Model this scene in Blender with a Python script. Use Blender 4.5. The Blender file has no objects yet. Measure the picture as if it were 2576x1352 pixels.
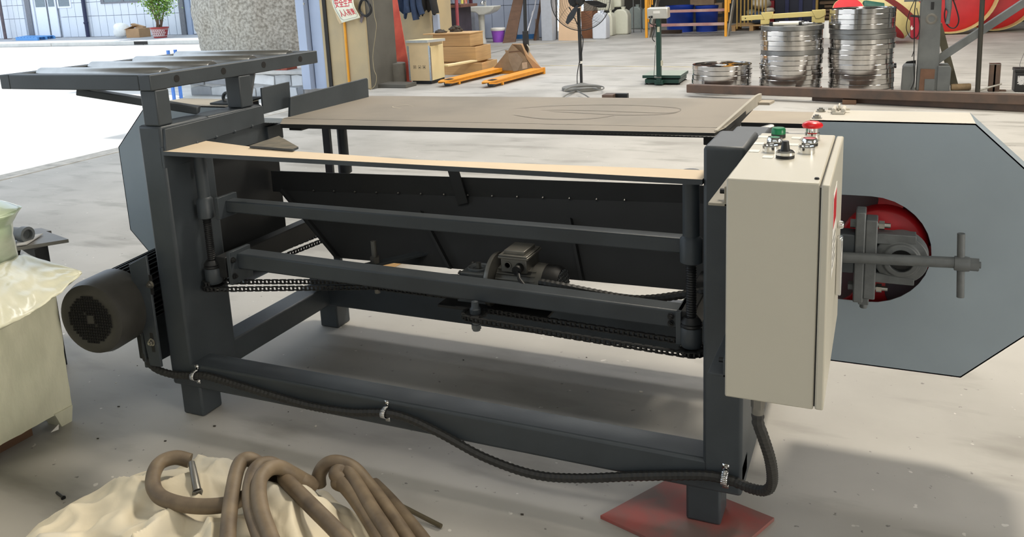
import bpy, bmesh, math, random
from mathutils import Vector, Matrix
random.seed(7)
V = Vector
SC = bpy.context.scene
COL = SC.collection
# ------------------------------------------------------------------ camera
CAM = V((0.3377, -1.7122, 1.2397))
CR = V((0.91429634, 0.40253754, -0.04500814)); CU = V((-0.04220169, 0.20518435, 0.97781307)); CF = V((-0.40284144, 0.89211149, -0.20458706))
FPX, CX, CY = 2104.3, 1288.0, 397.7
cd = bpy.data.cameras.new('camera'); cam = bpy.data.objects.new('camera', cd); COL.objects.link(cam)
cam.matrix_world = Matrix(((CR.x, CU.x, -CF.x, CAM.x), (CR.y, CU.y, -CF.y, CAM.y), (CR.z, CU.z, -CF.z, CAM.z), (0, 0, 0, 1)))
cd.sensor_width = 36.0; cd.sensor_fit = 'HORIZONTAL'
cd.lens = FPX / 2576 * 36
cd.shift_x = 0.0; cd.shift_y = -(676 - CY) / 2576
cd.clip_start = 0.05; cd.clip_end = 300
SC.camera = cam
# ------------------------------------------------------------------ light
SC.view_settings.view_transform = 'Standard'; SC.view_settings.look = 'None'
SC.view_settings.exposure = 0.0; SC.view_settings.gamma = 1.0
try: SC.view_settings.use_curve_mapping = False
except Exception: pass
w = bpy.data.worlds.new('sky'); SC.world = w; w.use_nodes = True
bg = w.node_tree.nodes['Background']; bg.inputs[0].default_value = (0.74, 0.86, 1.0, 1); bg.inputs[1].default_value = 1.7
def area(name, loc, size, sy, power, col, tgt=None):
    l = bpy.data.lights.new(name, 'AREA'); l.shape = 'RECTANGLE'; l.size = size; l.size_y = sy; l.energy = power; l.color = col
    o = bpy.data.objects.new(name, l); COL.objects.link(o); o.location = loc
    if tgt is not None: o.rotation_euler = (V(tgt) - V(loc)).to_track_quat('-Z', 'Y').to_euler()
    return o
sl = bpy.data.lights.new('sun', 'SUN'); sl.energy = 5.5; sl.angle = 0.02; sl.color = (1, 0.96, 0.9)
so = bpy.data.objects.new('sun', sl); COL.objects.link(so); so.rotation_euler = V((-0.12, -0.42, -0.9)).to_track_quat('-Z', 'Y').to_euler()
# roof lights of the hall
area('roof_light', (0.9, 3.0, 5.7), 1.0, 0.9, 340, (1.0, 0.91, 0.77))
area('roof_light', (-2.6, 8.2, 5.8), 6.5, 1.2, 285, (0.99, 0.99, 1.0))
area('roof_light', (2.4, 8.6, 5.8), 4.5, 1.2, 260, (1.0, 0.92, 0.80))
area('roof_light', (-4.0, 13.2, 5.8), 8.0, 1.2, 340, (0.98, 0.99, 1.0))
area('roof_light', (-0.6, -2.6, 5.7), 5.0, 1.4, 60, (1.0, 0.95, 0.86))
area('front_fill', (0.5, -6.8, 2.0), 7.5, 3.4, 58, (0.88, 0.95, 1.0), (0.2, 0, 1.0))  # added soft fill behind the camera, no door is modelled there
area('side_window_daylight', (8.8, -1.6, 2.4), 5.0, 2.4, 540, (1.0, 0.94, 0.84), (0.0, -0.6, 0.5))

def at(px, py, **k):
    """point of the place seen at a pixel of the photograph, on the plane x=, y= or z="""
    d = CF * FPX + CR * (px - CX) - CU * (py - CY)
    (a, v), = k.items(); i = 'xyz'.index(a)
    return CAM + d * ((v - CAM[i]) / d[i])
# ------------------------------------------------------------------ materials
def lin(c): return tuple((x / 12.92 if x <= 0.04045 else ((x + 0.055) / 1.055) ** 2.4) for x in (c[0] / 255, c[1] / 255, c[2] / 255)) + (1,)
def mat(name, col, rough=0.5, metal=0.0, var=0.12, scale=14, bump=0.0, col2=None, bscale=None, spec=0.5, coat=0.0, stretch=None, lo=0.35, hi=0.7):
    m = bpy.data.materials.new(name); m.use_nodes = True; nt = m.node_tree; b = nt.nodes['Principled BSDF']
    b.inputs['Roughness'].default_value = rough; b.inputs['Metallic'].default_value = metal
    b.inputs['Specular IOR Level'].default_value = spec
    if coat: b.inputs['Coat Weight'].default_value = coat; b.inputs['Coat Roughness'].default_value = 0.12
    c1 = lin(col)
    c2 = lin(col2) if col2 else tuple(x * (1 - var) for x in c1[:3]) + (1,)
    if not col2: c1 = tuple(min(1, x * (1 + var * 0.6)) for x in c1[:3]) + (1,)
    tc = nt.nodes.new('ShaderNodeTexCoord'); mp = nt.nodes.new('ShaderNodeMapping'); nt.links.new(tc.outputs['Object'], mp.inputs[0])
    if stretch: mp.inputs['Scale'].default_value = stretch
    n = nt.nodes.new('ShaderNodeTexNoise'); n.inputs['Scale'].default_value = scale; n.inputs['Detail'].default_value = 5
    nt.links.new(mp.outputs[0], n.inputs['Vector'])
    r = nt.nodes.new('ShaderNodeValToRGB'); r.color_ramp.elements[0].position = lo; r.color_ramp.elements[1].position = hi
    r.color_ramp.elements[0].color = c1; r.color_ramp.elements[1].color = c2
    nt.links.new(n.outputs['Fac'], r.inputs[0]); nt.links.new(r.outputs[0], b.inputs['Base Color'])
    if bump:
        n2 = nt.nodes.new('ShaderNodeTexNoise'); n2.inputs['Scale'].default_value = bscale or scale * 4; n2.inputs['Detail'].default_value = 4
        nt.links.new(mp.outputs[0], n2.inputs['Vector'])
        bp = nt.nodes.new('ShaderNodeBump'); bp.inputs['Strength'].default_value = bump; bp.inputs['Distance'].default_value = 0.01
        nt.links.new(n2.outputs['Fac'], bp.inputs['Height']); nt.links.new(bp.outputs[0], b.inputs['Normal'])
    return m
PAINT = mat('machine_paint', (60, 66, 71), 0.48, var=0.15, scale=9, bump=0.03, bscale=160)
PAINT_D = mat('shaded_paint', (27, 29, 31), 0.6, var=0.2, scale=9)  # darker copy of the machine paint, shade inside the saw put into its colour
DUST = mat('dusty_steel', (176, 165, 148), 0.75, var=0.1, scale=4, col2=(160, 150, 136), bump=0.02)
DUST2 = mat('dusty_sheet', (224, 204, 176), 0.8, var=0.06, scale=5)
GUARD = mat('guard_paint', (150, 163, 173), 0.42, var=0.06, scale=5)
GUARD_TOP = mat('dusty_guard', (200, 195, 184), 0.7, var=0.05, scale=5)
RED = mat('wheel_red', (190, 30, 38), 0.38, var=0.12, scale=12)
BLACK = mat('black_plastic', (28, 28, 29), 0.5, var=0.2, scale=20)
BLACKM = mat('black_iron', (38, 39, 40), 0.45, 0.3, var=0.25, scale=40)
RUBBER = mat('rubber_hose', (42, 42, 41), 0.55, var=0.2, scale=60)
STEEL = mat('bare_steel', (170, 168, 162), 0.28, 1.0, var=0.15, scale=30)
CHROME = mat('chrome', (225, 225, 225), 0.12, 1.0, var=0.03)
ALU = mat('cast_aluminium', (128, 126, 120), 0.45, 0.7, var=0.12, scale=30, bump=0.04)
CAST = mat('grey_casting', (104, 108, 110), 0.5, 0.2, var=0.15, scale=40, bump=0.05)
CAB = mat('cabinet_paint', (195, 190, 175), 0.42, var=0.03, scale=3, bump=0.02, bscale=350)
GREEN = mat('green_button', (20, 130, 80), 0.3, var=0.05)
REDB = mat('red_button', (215, 25, 35), 0.3, var=0.05)
WHITE = mat('white_label', (232, 230, 224), 0.6, var=0.03)
def facing_paint(): pass

# ------------------------------------------------------------------ mesh building
class M:
    def __init__(s): s.v = []; s.f = []; s.mi = []
    def _a(s, vs, fs, mi=0):
        o = len(s.v); s.v += [V(p) for p in vs]; s.f += [tuple(i + o for i in f) for f in fs]; s.mi += [mi] * len(fs); return s
    def box(s, x0, x1, y0, y1, z0, z1, top=None, mi=0):
        vs = [(x0, y0, z0), (x1, y0, z0), (x1, y1, z0), (x0, y1, z0), (x0, y0, z1), (x1, y0, z1), (x1, y1, z1), (x0, y1, z1)]
        s._a(vs, [(0, 3, 2, 1), (4, 5, 6, 7), (0, 1, 5, 4), (1, 2, 6, 5), (2, 3, 7, 6), (3, 0, 4, 7)], mi)
        if top is not None: s.mi[-5] = top
        return s
    def obox(s, c, a, b, d, top=None, mi=0):
        c, a, b, d = V(c), V(a), V(b), V(d)
        vs = [c - a - b - d, c + a - b - d, c + a + b - d, c - a + b - d, c - a - b + d, c + a - b + d, c + a + b + d, c - a + b + d]
        s._a(vs, [(0, 3, 2, 1), (4, 5, 6, 7), (0, 1, 5, 4), (1, 2, 6, 5), (2, 3, 7, 6), (3, 0, 4, 7)], mi)
        if top is not None: s.mi[-5] = top
        return s
    def bar(s, p0, p1, w, h, up=(0, 0, 1), mi=0):
        p0, p1 = V(p0), V(p1); t = (p1 - p0); L = t.length; t.normalize(); up = V(up)
        if abs(t.dot(up)) > 0.98: up = V((0, 1, 0))
        r = t.cross(up).normalized(); u = r.cross(t).normalized()
        return s.obox((p0 + p1) / 2, t * L / 2, r * -w / 2, u * h / 2, mi=mi)
    def prism(s, pts, vec, mi=0, top=None):
        n = len(pts); vec = V(vec); a = [V(p) for p in pts]; b = [p + vec for p in a]
        s._a(a + b, [tuple(reversed(range(n))), tuple(range(n, 2 * n))] + [(i, (i + 1) % n, n + (i + 1) % n, n + i) for i in range(n)], mi)
        if top is not None: s.mi[-(n + 1)] = top
        return s
    def tube(s, pts, r, seg=8, closed=False, caps=True, mi=0):
        pts = [V(p) for p in pts]; n = len(pts); rs = r if isinstance(r, (list, tuple)) else [r] * n
        def tan(i):
            if closed: return (pts[(i + 1) % n] - pts[i - 1]).normalized()
            return (pts[min(i + 1, n - 1)] - pts[max(i - 1, 0)]).normalized()
        t = tan(0); ref = V((0, 0, 1)) if abs(t.z) < 0.9 else V((1, 0, 0)); u = (ref - t * ref.dot(t)).normalized()
        vs = []
        for i in range(n):
            t = tan(i); u = (u - t * u.dot(t)).normalized(); q = t.cross(u)
            for k in range(seg):
                a = 2 * math.pi * k / seg; vs.append(pts[i] + (u * math.cos(a) + q * math.sin(a)) * rs[i])
        fs = []
        for i in range(n if closed else n - 1):
            j = (i + 1) % n
            for k in range(seg): k2 = (k + 1) % seg; fs.append((i * seg + k, i * seg + k2, j * seg + k2, j * seg + k))
        if caps and not closed: fs += [tuple(reversed(range(seg))), tuple(range((n - 1) * seg, n * seg))]
        return s._a(vs, fs, mi)
    def cyl(s, p0, p1, r0, r1=None, seg=24, mi=0): return s.tube([p0, p1], [r0, r0 if r1 is None else r1], seg, mi=mi)
    def lathe(s, prof, o=(0, 0, 0), axis=(0, 0, 1), seg=32, mi=0, closed=False):
        o, ax = V(o), V(axis).normalized(); ref = V((0, 0, 1)) if abs(ax.z) < 0.9 else V((1, 0, 0))
        u = (ref - ax * ref.dot(ax)).normalized(); q = ax.cross(u); vs = []; n = len(prof)
        for (r, h) in prof:
            for k in range(seg):
                a = 2 * math.pi * k / seg; vs.append(o + ax * h + (u * math.cos(a) + q * math.sin(a)) * max(r, 1e-5))
        fs = [(i * seg + k, i * seg + (k + 1) % seg, ((i + 1) % n) * seg + (k + 1) % seg, ((i + 1) % n) * seg + k) for i in range(n if closed else n - 1) for k in range(seg)]
        return s._a(vs, fs, mi)
    def plate(s, outer, holes, vec, mi=0):
        """flat plate (coplanar 3D loops) with holes, thickness along vec"""
        bm = bmesh.new(); loops = []
        for lp in [outer] + holes:
            vv = [bm.verts.new(p) for p in lp]; loops.append(len(lp))
            for i in range(len(vv)): bm.edges.new((vv[i], vv[(i + 1) % len(vv)]))
        bmesh.ops.triangle_fill(bm, use_beauty=True, use_dissolve=False, edges=bm.edges[:])
        bm.verts.index_update(); vs = [v.co.copy() for v in bm.verts]; fs = [tuple(v.index for v in f.verts) for f in bm.faces]; bm.free()
        n = len(vs); vec = V(vec); allf = list(fs) + [tuple(reversed([i + n for i in f])) for f in fs]; o = 0
        for L in loops:
            allf += [(o + i, o + (i + 1) % L, n + o + (i + 1) % L, n + o + i) for i in range(L)]; o += L
        return s._a(vs + [v + vec for v in vs], allf, mi)
    def bolt(s, p, ax, r=0.008, h=0.006, mi=0):
        p, ax = V(p), V(ax).normalized()
        s.cyl(p, p + ax * 0.002, r * 1.35, seg=12, mi=mi); s.cyl(p + ax * 0.002, p + ax * (h + .002), r, seg=6, mi=mi); s.cyl(p + ax * h, p + ax * (h * 2), r * .55, seg=8, mi=mi); return s
def obj(name, m, mats, parent=None, bevel=0, seg=2, label=None, kind=None, smooth=40, sub=0, solid=0):
    me = bpy.data.meshes.new(name); off = V((0, 0, 0))
    o = bpy.data.objects.new(name, me); COL.objects.link(o)
    if parent is not None: off = V(parent['_o']); o.parent = parent
    me.from_pydata([v - off for v in m.v], [], m.f); 
    mats = mats if isinstance(mats, (list, tuple)) else [mats]
    for q in mats: me.materials.append(q)
    if any(m.mi): me.polygons.foreach_set('material_index', m.mi)
    bm = bmesh.new(); bm.from_mesh(me); bmesh.ops.recalc_face_normals(bm, faces=bm.faces); bm.to_mesh(me); bm.free()
    if smooth:
        me.polygons.foreach_set('use_smooth', [True] * len(me.polygons)); me.set_sharp_from_angle(angle=math.radians(smooth))
    if solid: q = o.modifiers.new('solid', 'SOLIDIFY'); q.thickness = solid; q.offset = 0
    if bevel:
        q = o.modifiers.new('bevel', 'BEVEL'); q.width = bevel; q.segments = seg; q.limit_method = 'ANGLE'; q.angle_limit = math.radians(40); q.harden_normals = False
    if sub: q = o.modifiers.new('sub', 'SUBSURF'); q.levels = sub; q.render_levels = sub
    o['_o'] = tuple(off)
    if label: o['label'] = label
    if kind: o['kind'] = kind
    return o
def thing(name, label, cat, loc=(0, 0, 0), group=None):
    o = bpy.data.objects.new(name, None); COL.objects.link(o); o.location = loc; o.empty_display_size = 0.1
    o['_o'] = tuple(loc); o['label'] = label; o['category'] = cat
    if group: o['group'] = group
    return o
def solo(name, m, mats, label, cat, group=None, loc=None, **k):
    """a thing that is one mesh; its origin goes to its base"""
    o = obj(name, m, mats, **k); me = o.data
    if loc is None:
        xs = [v.co for v in me.vertices]; loc = V(((min(p.x for p in xs) + max(p.x for p in xs)) / 2, (min(p.y for p in xs) + max(p.y for p in xs)) / 2, min(p.z for p in xs)))
    me.transform(Matrix.Translation(-V(loc))); o.location = loc; o['_o'] = tuple(loc)
    o['label'] = label; o['category'] = cat
    if group: o['group'] = group
    return o
def struct(name, m, mats, **k):
    o = obj(name, m, mats, **k); o['kind'] = 'structure'; return o
def spline(pts, n=8, closed=False):
    pts = [V(p) for p in pts]; out = []; N = len(pts)
    for i in range(N if closed else N - 1):
        if closed: a, b, c, d = pts[i - 1], pts[i], pts[(i + 1) % N], pts[(i + 2) % N]
        else: a, b, c, d = pts[max(i - 1, 0)], pts[i], pts[i + 1], pts[min(i + 2, N - 1)]
        for k in range(n):
            t = k / n; out.append(0.5 * ((2 * b) + (c - a) * t + (2 * a - 5 * b + 4 * c - d) * t * t + (3 * b - a - 3 * c + d) * t ** 3))
    if not closed: out.append(pts[-1])
    return out
def even(pts, step):
    pts = [V(p) for p in pts]; out = [pts[0]]; acc = 0
    for a, b in zip(pts, pts[1:]):
        L = (b - a).length
        if L < 1e-9: continue
        t = step - acc
        while t <= L: out.append(a + (b - a) * (t / L)); t += step
        acc = (acc + L) % step
    return out
def hose(pts, r, step=0.0035, seg=8):
    p = even(spline(pts, 14), step); return M().tube(p, [r * (1.0 if (i // 2) % 2 else 0.9) for i in range(len(p))], seg)
def dupmesh(o, name=None):
    c = o.copy(); COL.objects.link(c); return c
# ================================================================== the setting
def floor_mat(name, c1, c2, c3, sc):
    m = bpy.data.materials.new(name); m.use_nodes = True; nt = m.node_tree; b = nt.nodes['Principled BSDF']; b.inputs['Roughness'].default_value = 0.62; b.inputs['Specular IOR Level'].default_value = 0.35
    tc = nt.nodes.new('ShaderNodeTexCoord')
    def noise(s, d, sx=(1, 1, 1)):
        mp = nt.nodes.new('ShaderNodeMapping'); mp.inputs['Scale'].default_value = sx; nt.links.new(tc.outputs['Object'], mp.inputs[0])
        n = nt.nodes.new('ShaderNodeTexNoise'); n.inputs['Scale'].default_value = s; n.inputs['Detail'].default_value = d; nt.links.new(mp.outputs[0], n.inputs['Vector']); return n
    def ramp(n, a, b_, ca, cb):
        r = nt.nodes.new('ShaderNodeValToRGB'); r.color_ramp.elements[0].position = a; r.color_ramp.elements[1].position = b_; r.color_ramp.elements[0].color = ca; r.color_ramp.elements[1].color = cb
        nt.links.new(n.outputs['Fac'], r.inputs[0]); return r
    def mix(f, a, b_):
        x = nt.nodes.new('ShaderNodeMix'); x.data_type = 'RGBA'
        nt.links.new(f, x.inputs['Factor']); nt.links.new(a, x.inputs['A'])
        if isinstance(b_, tuple): x.inputs['B'].default_value = b_
        else: nt.links.new(b_, x.inputs['B'])
        return x.outputs['Result']
    base = ramp(noise(sc, 8), 0.38, 0.62, lin(c1), lin(c2))
    st = ramp(noise(sc * 2.6, 6, (0.6, 1.7, 1)), 0.54, 0.68, (0, 0, 0, 1), (0.7, 0.7, 0.7, 1))
    c = mix(st.outputs[0], base.outputs[0], lin(c3))
    sp = ramp(noise(sc * 34, 3), 0.70, 0.735, (0, 0, 0, 1), (0.6, 0.6, 0.6, 1))
    c = mix(sp.outputs[0], c, lin((70, 68, 64)))
    wp = ramp(noise(sc * 21, 2), 0.73, 0.75, (0, 0, 0, 1), (0.5, 0.5, 0.5, 1))
    c = mix(wp.outputs[0], c, lin((235, 232, 225)))
    nt.links.new(c, b.inputs['Base Color'])
    bp = nt.nodes.new('ShaderNodeBump'); bp.inputs['Strength'].default_value = 0.18; bp.inputs['Distance'].default_value = 0.006
    nt.links.new(noise(sc * 8, 8).outputs['Fac'], bp.inputs['Height']); nt.links.new(bp.outputs[0], b.inputs['Normal'])
    return m
FLOOR = floor_mat('concrete_floor', (180, 177, 171), (160, 157, 151), (136, 133, 126), 1.25)
YARD = floor_mat('yard_concrete', (205, 203, 198), (190, 188, 184), (175, 172, 168), 0.8)
XO = -5.35                                    # line of the doorway
fl = struct('floor', M()._a([(XO - .28, -7, 0), (9, -7, 0), (9, 20, 0), (-10.7, 20, 0), (-10.7, 10.4, 0), (XO - .28, 10.4, 0)], [(0, 1, 2, 3, 4, 5)]), FLOOR)
LINE = mat('faded_yellow_line', (205, 190, 140), 0.7, var=0.1, col2=(176, 170, 152), scale=5)
CRK = mat('floor_joint', (110, 108, 102), 0.9)
for (a, b_) in (((1365, 165), (1760, 169)), ((1180, 121), (1500, 103))):
    p, q = at(*a, z=0), at(*b_, z=0); d = (q - p).normalized().cross(V((0, 0, 1))) * 0.025
    obj('floor_line', M()._a([p - d + V((0, 0, .002)), q - d + V((0, 0, .002)), q + d + V((0, 0, .002)), p + d + V((0, 0, .002))], [(0, 1, 2, 3)]), LINE, fl, smooth=0)
pts = [at(x, y, z=0.002) for x, y in ((1200, 144), (1222, 137), (1250, 130), (1275, 124), (1300, 118), (1335, 113))]
mm = M()
for a, b_ in zip(pts, pts[1:]):
    d = V((0.012, -0.02, 0)); mm._a([a - d, b_ - d, b_ + d, a + d], [(0, 1, 2, 3)])
obj('floor_crack', mm, CRK, fl, smooth=0)
yd = struct('ground_yard', M()._a([(-60, -30, -0.15), (XO - .2, -30, -0.15), (XO - .2, 10.4, -0.15), (-10.7, 10.4, -0.15), (-10.7, 40, -.15), (-60, 40, -0.15)], [(0, 1, 2, 3, 4, 5)]), YARD)
struct('trim_1', M().box(XO - .34, XO - .16, -7, 7.1, -0.16, 0.004), mat('door_sill', (190, 186, 178), 0.8, col2=(150, 148, 142)))
# outer shell of the hall
TAN = mat('tan_plaster', (190, 170, 132), 0.85, var=0.1, scale=2.2, col2=(170, 156, 128), bump=0.12, bscale=30)
DKP = mat('dark_plaster', (92, 90, 84), 0.9, var=0.2, scale=3, bump=0.1)  # darker tone that paints in the shade on the tan pier's side
PANEL = mat('pale_blue_panel', (176, 186, 205), 0.55, var=0.04, scale=3)
SHED = mat('roof_sheet', (150, 150, 145), 0.7)
struct('ceiling', M().box(XO - .25, 9.2, -7.3, 20.3, 6.0, 6.15).box(-10.7, XO - .25, 10.4, 20.3, 6.0, 6.15), SHED)
struct('wall_right', M().box(9, 9.2, -7.3, 20.3, 0, 6), SHED)
struct('wall_front', M().box(XO - .25, 9, -7.3, -7, 0, 6), SHED)
struct('wall_left', M().box(XO - .25, XO, -7, -4.5, 0, 6).box(XO - .25, XO, -4.5, 7.2, 3.9, 6), SHED)
struct('wall_side', M().box(-10.7, -6.3, 10.4, 10.6, -.15, 6).box(-10.7, -10.5, 10.6, 20.3, -.15, 6), SHED)
PY = 7.2
x0 = at(812, 120, y=PY).x; x1 = at(932, 200, y=PY).x
pier = struct('wall_pier', M().box(x0, x1, PY, PY + .62, 0, 6), [TAN], bevel=0.02)
struct('wall_pier_shaded_side', M().box(x1 - .3, x1 + .01, PY + .015, PY + .64, 0, 6), DKP)  # dark sheet over the pier flank, its shade given by colour
obj('kerb_block', M().box(x1 - .05, x1 + .42, PY + .15, PY + .42, 0, 0.05), DKP, pier, bevel=0.006)
p2 = struct('wall_pier_far', M().box(at(1003, 90, y=9.7).x, at(1084, 60, y=9.7).x, 9.7, 10.4, 0, 6), TAN, bevel=0.02)
obj('edge_strip', M().box(at(1086, 60, y=9.7).x, at(1099, 60, y=9.7).x, 9.74, 9.8, 0, at(1093, 36, y=9.75).z), PANEL, p2)
# far panelled wall, each panel on its own
YB = 15.9
rw = struct('wall_rear', M().box(-10.5, at(1380, 60, y=YB).x, YB + .03, YB + .2, 0, 6), PANEL)
px = [1120, 1180, 1238, 1269, 1300, 1331, 1362, 1393]
for a, b_ in zip(px, px[1:]):
    xa, xb = at(a, 60, y=YB).x, at(b_, 60, y=YB).x
    for za, zb in ((0.02, at(1250, 15, y=YB).z), (at(1250, 15, y=YB).z + .012, 2.4)):
        obj('panel', M().box(xa + .006, xb - .006, YB, YB + .03, za, zb), PANEL, rw)
struct('wall_back', M().box(at(1380, 60, y=YB).x - .1, 9.2, 20, 20.2, 0, 6), mat('dark_back_wall', (46, 46, 44), 0.9, col2=(70, 66, 58), scale=1.4))
# light blue door frame with its track
FR = mat('blue_grey_frame', (166, 180, 205), 0.5, var=0.06, scale=3)
DARKG = mat('rubber_gap', (40, 38, 36), 0.8)
xa = at(752, 30, y=PY - .02).x; xb = at(800, 30, y=PY - .02).x; bx_ = at(773, 190, y=PY).x
da = thing('door_1', 'pale blue steel frame of the big doorway beside the tan pier', 'door frame', (xa, PY, 0)); da['kind'] = 'structure'
del da['label']; del da['category']
obj('frame_channel', M().box(xa - .02, xa + .11, PY - .06, PY + .2, 0, 4), FR, da, bevel=.004)
obj('frame_face', M().box(xa + .13, xa + .36, PY + .02, PY + .2, 0, 4), FR, da, bevel=.004)
obj('frame_seal', M().box(xa + .37, xa + .42, PY - .02, PY + .1, 0, 4), DARKG, da)
for z in (.5, 1.1): obj('frame_bolt', M().bolt((xa + .12, PY - .06, z), (0, -1, 0), .012), STEEL, da)
# ------------------------------------------------------------------ outside: the house across the yard
ZS = -0.02
hl = at(-40, 94.5, z=ZS); hr = at(760, 90, z=ZS); HY = at(235, 92.5, z=ZS).y
cl = at(0, 107, z=ZS); CYF = at(235, 105.5, z=ZS).y
SIDE = mat('sidewalk', (176, 176, 178), 0.85, var=0.1, scale=1.5, bump=0.05)
TILE = mat('white_tile', (222, 228, 236), 0.35, var=0.03, scale=2)
GRY = mat('grey_house_post', (120, 122, 128), 0.6)
def hx(px, py=60): return at(px, py, y=HY).x
def hz(py, px=300): return at(px, py, y=HY).z
wt = hz(38, 200); ZT = 3.2
hou = struct('wall_house', M().box(-45, -9, HY + .06, HY + .3, -.1, 4.2), mat('house_joint', (212, 217, 225), 0.8))
sw = struct('ground_sidewalk', M().box(-45, -12, CYF + .22, HY + .3, -0.15, ZS), SIDE)
# kerb stones
KERB = mat('kerb_stone', (196, 196, 192), 0.85, var=0.08, scale=4, bump=0.08)
xs = [-45, -38, -33] + [at(p, 112, y=CYF).x for p in (128, 360, 505)] + [-12]
for a, b_ in zip(xs, xs[1:]): obj('kerb_stone', M().box(a + .015, b_ - .015, CYF, CYF + .2, -0.15, ZS), KERB, sw, bevel=.015)
obj('drain_hole', M().box(at(338, 112, y=CYF).x, at(372, 112, y=CYF).x, CYF - .01, CYF + .05, -.13, ZS - .01), DARKG, sw)
# tiles, two courses in sight; the door and window take their places
T0 = 215; cols = [hx(155 + 19.2 * k) for k in range(17)]
zr = [ZS, hz(38), hz(2), hz(-34)]
for a, b_ in zip(cols, cols[1:]):
    for k, (za, zb) in enumerate(zip(zr, zr[1:])):
        obj('tile', M().box(a + .012, b_ - .012, HY, HY + .06, za + .01, zb - .01), TILE, hou)
for k in range(9):
    a, b_ = hx(-40 + 13 * k * 1.0), hx(-27 + 13 * k)
    if -40 + 13 * k > 60: break
    for za, zb in zip(zr, zr[1:]): obj('tile', M().box(a + .012, b_ - .012, HY, HY + .06, za + .01, zb - .01), TILE, hou)
WPAINT = mat('white_door_paint', (236, 240, 246), 0.4, var=0.02)
GLASS = mat('dull_glass', (120, 132, 138), 0.12, var=0.1)
d2 = thing('door_2', '', '', (hx(125), HY, ZS)); d2['kind'] = 'structure'; del d2['label']; del d2['category']
for a, b_ in ((97, 127), (129, 150)):
    obj('door_leaf', M().box(hx(a), hx(b_), HY - .05, HY, ZS + .02, ZT), WPAINT, d2, bevel=.01)
    obj('door_pane', M().box(hx(a + 3), hx(b_ - 3), HY - .06, HY - .05, hz(9), ZT - .2), GLASS, d2)
obj('door_post', M().box(hx(78), hx(90), HY - .15, HY, ZS, ZT), GRY, d2)
obj('door_jamb', M().box(hx(90), hx(96), HY - .1, HY, ZS, ZT), WPAINT, d2)
obj('door_bolt_rod', M().cyl((hx(128), HY - .07, ZS + .02), (hx(128), HY - .07, ZT), .02, seg=8), GRY, d2)
w1 = thing('window_1', '', '', (hx(170), HY, hz(14))); w1['kind'] = 'structure'; del w1['label']; del w1['category']
obj('window_frame', M().plate([(hx(153), HY - .03, hz(14)), (hx(187), HY - .03, hz(14)), (hx(187), HY - .03, ZT), (hx(153), HY - .03, ZT)], [[(hx(156), HY - .03, hz(10)), (hx(184), HY - .03, hz(10)), (hx(184), HY - .03, ZT - .1), (hx(156), HY - .03, ZT - .1)]], (0, .06, 0)), WPAINT, w1)
obj('window_pane', M().box(hx(156), hx(184), HY - .012, HY - .002, hz(10), ZT - .1), GLASS, w1)
w2 = thing('window_2', '', '', (hx(312), HY, hz(8))); w2['kind'] = 'structure'; del w2['label']; del w2['category']
obj('window_frame', M().plate([(hx(262), HY - .03, hz(8)), (hx(362), HY - .03, hz(8)), (hx(362), HY - .03, ZT), (hx(262), HY - .03, ZT)], [[(hx(270), HY - .03, hz(4)), (hx(314), HY - .03, hz(4)), (hx(314), HY - .03, ZT - .1), (hx(270), HY - .03, ZT - .1)], [(hx(320), HY - .03, hz(4)), (hx(356), HY - .03, hz(4)), (hx(356), HY - .03, ZT - .1), (hx(320), HY - .03, ZT - .1)]], (0, .06, 0)), GRY, w2)
for a, b_ in ((270, 314), (320, 356)): obj('window_pane', M().box(hx(a), hx(b_), HY - .012, HY - .002, hz(4), ZT - .1), GLASS, w2)
d3 = thing('door_3', '', '', (hx(490), HY, ZS)); d3['kind'] = 'structure'; del d3['label']; del d3['category']
obj('door_post', M().box(hx(462), hx(474), HY - .15, HY, ZS, ZT), GRY, d3)
obj('door_jamb', M().box(hx(475), hx(487), HY - .1, HY, ZS, ZT), FR, d3)
obj('door_leaf', M().box(hx(488), hx(535), HY - .05, HY, ZS + .02, ZT), WPAINT, d3)
solo('drain_pipe', M().cyl((hx(227, 93), HY - .09, ZS), (hx(217, 20), HY - .09, 3.6), .07, seg=10).cyl((hx(227, 93), HY - .09, ZS + .5), (hx(226, 93), HY - .09, ZS + .56), .085, seg=10), mat('dark_blue_pipe', (44, 48, 78), 0.5), 'dark blue drain pipe running up the white tiled house wall', 'pipe')
solo('rusty_pole', M().cyl((hx(32, 95), HY - .3, ZS), (hx(17, 10), HY - .3, 3.6), .06, seg=10).box(hx(32) - .1, hx(32) + .1, HY - .4, HY - .2, ZS, ZS + .02), mat('rusty_pole', (120, 104, 104), 0.7, col2=(90, 84, 90), scale=6), 'thin weathered pole standing at the far left house wall', 'pole')
# ================================================================== the band saw
XL, XLR, XR0, XR = -1.600, -1.514, 0.0, 0.0864
saw = thing('band_saw', 'large dark grey horizontal band saw with light grey wheel guards and beige control cabinet', 'machine', ((XL + XR) / 2, .39, 0))
def sp(name, m, mats=PAINT, bevel=.004, **k): return obj(name, m, mats, saw, bevel=bevel, **k)
ZB0, ZB1, ZT = .094, .172, .891
for x0, x1 in ((XL, XLR), (XR0, XR)): sp('front_post', M().box(x0, x1, 0, .19, ZB0 + .02, ZT), bevel=.008)
sp('front_beam', M().box(XL, XR, .001, .085, ZB0, ZB1), bevel=.008)
for x0, x1 in ((XL + .001, XLR - .001), (XR0 + .001, XR - .001)): sp('side_beam', M().box(x0, x1, .08, .70, ZB0 + .001, ZB1 + .001), bevel=.006)
sp('rear_beam', M().box(XL + .002, XR - .002, .680, .775, ZB0, .235), bevel=.006)
for i, (x, y, z) in enumerate(((-1.575, .004, 0), (-.0387, .004, .009), (-1.575, .694, 0), (-.0387, .694, 0))):
    sp('foot', M().box(x, x + .079, y, y + .081, z, ZB0 + .01), bevel=.006)
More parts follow.
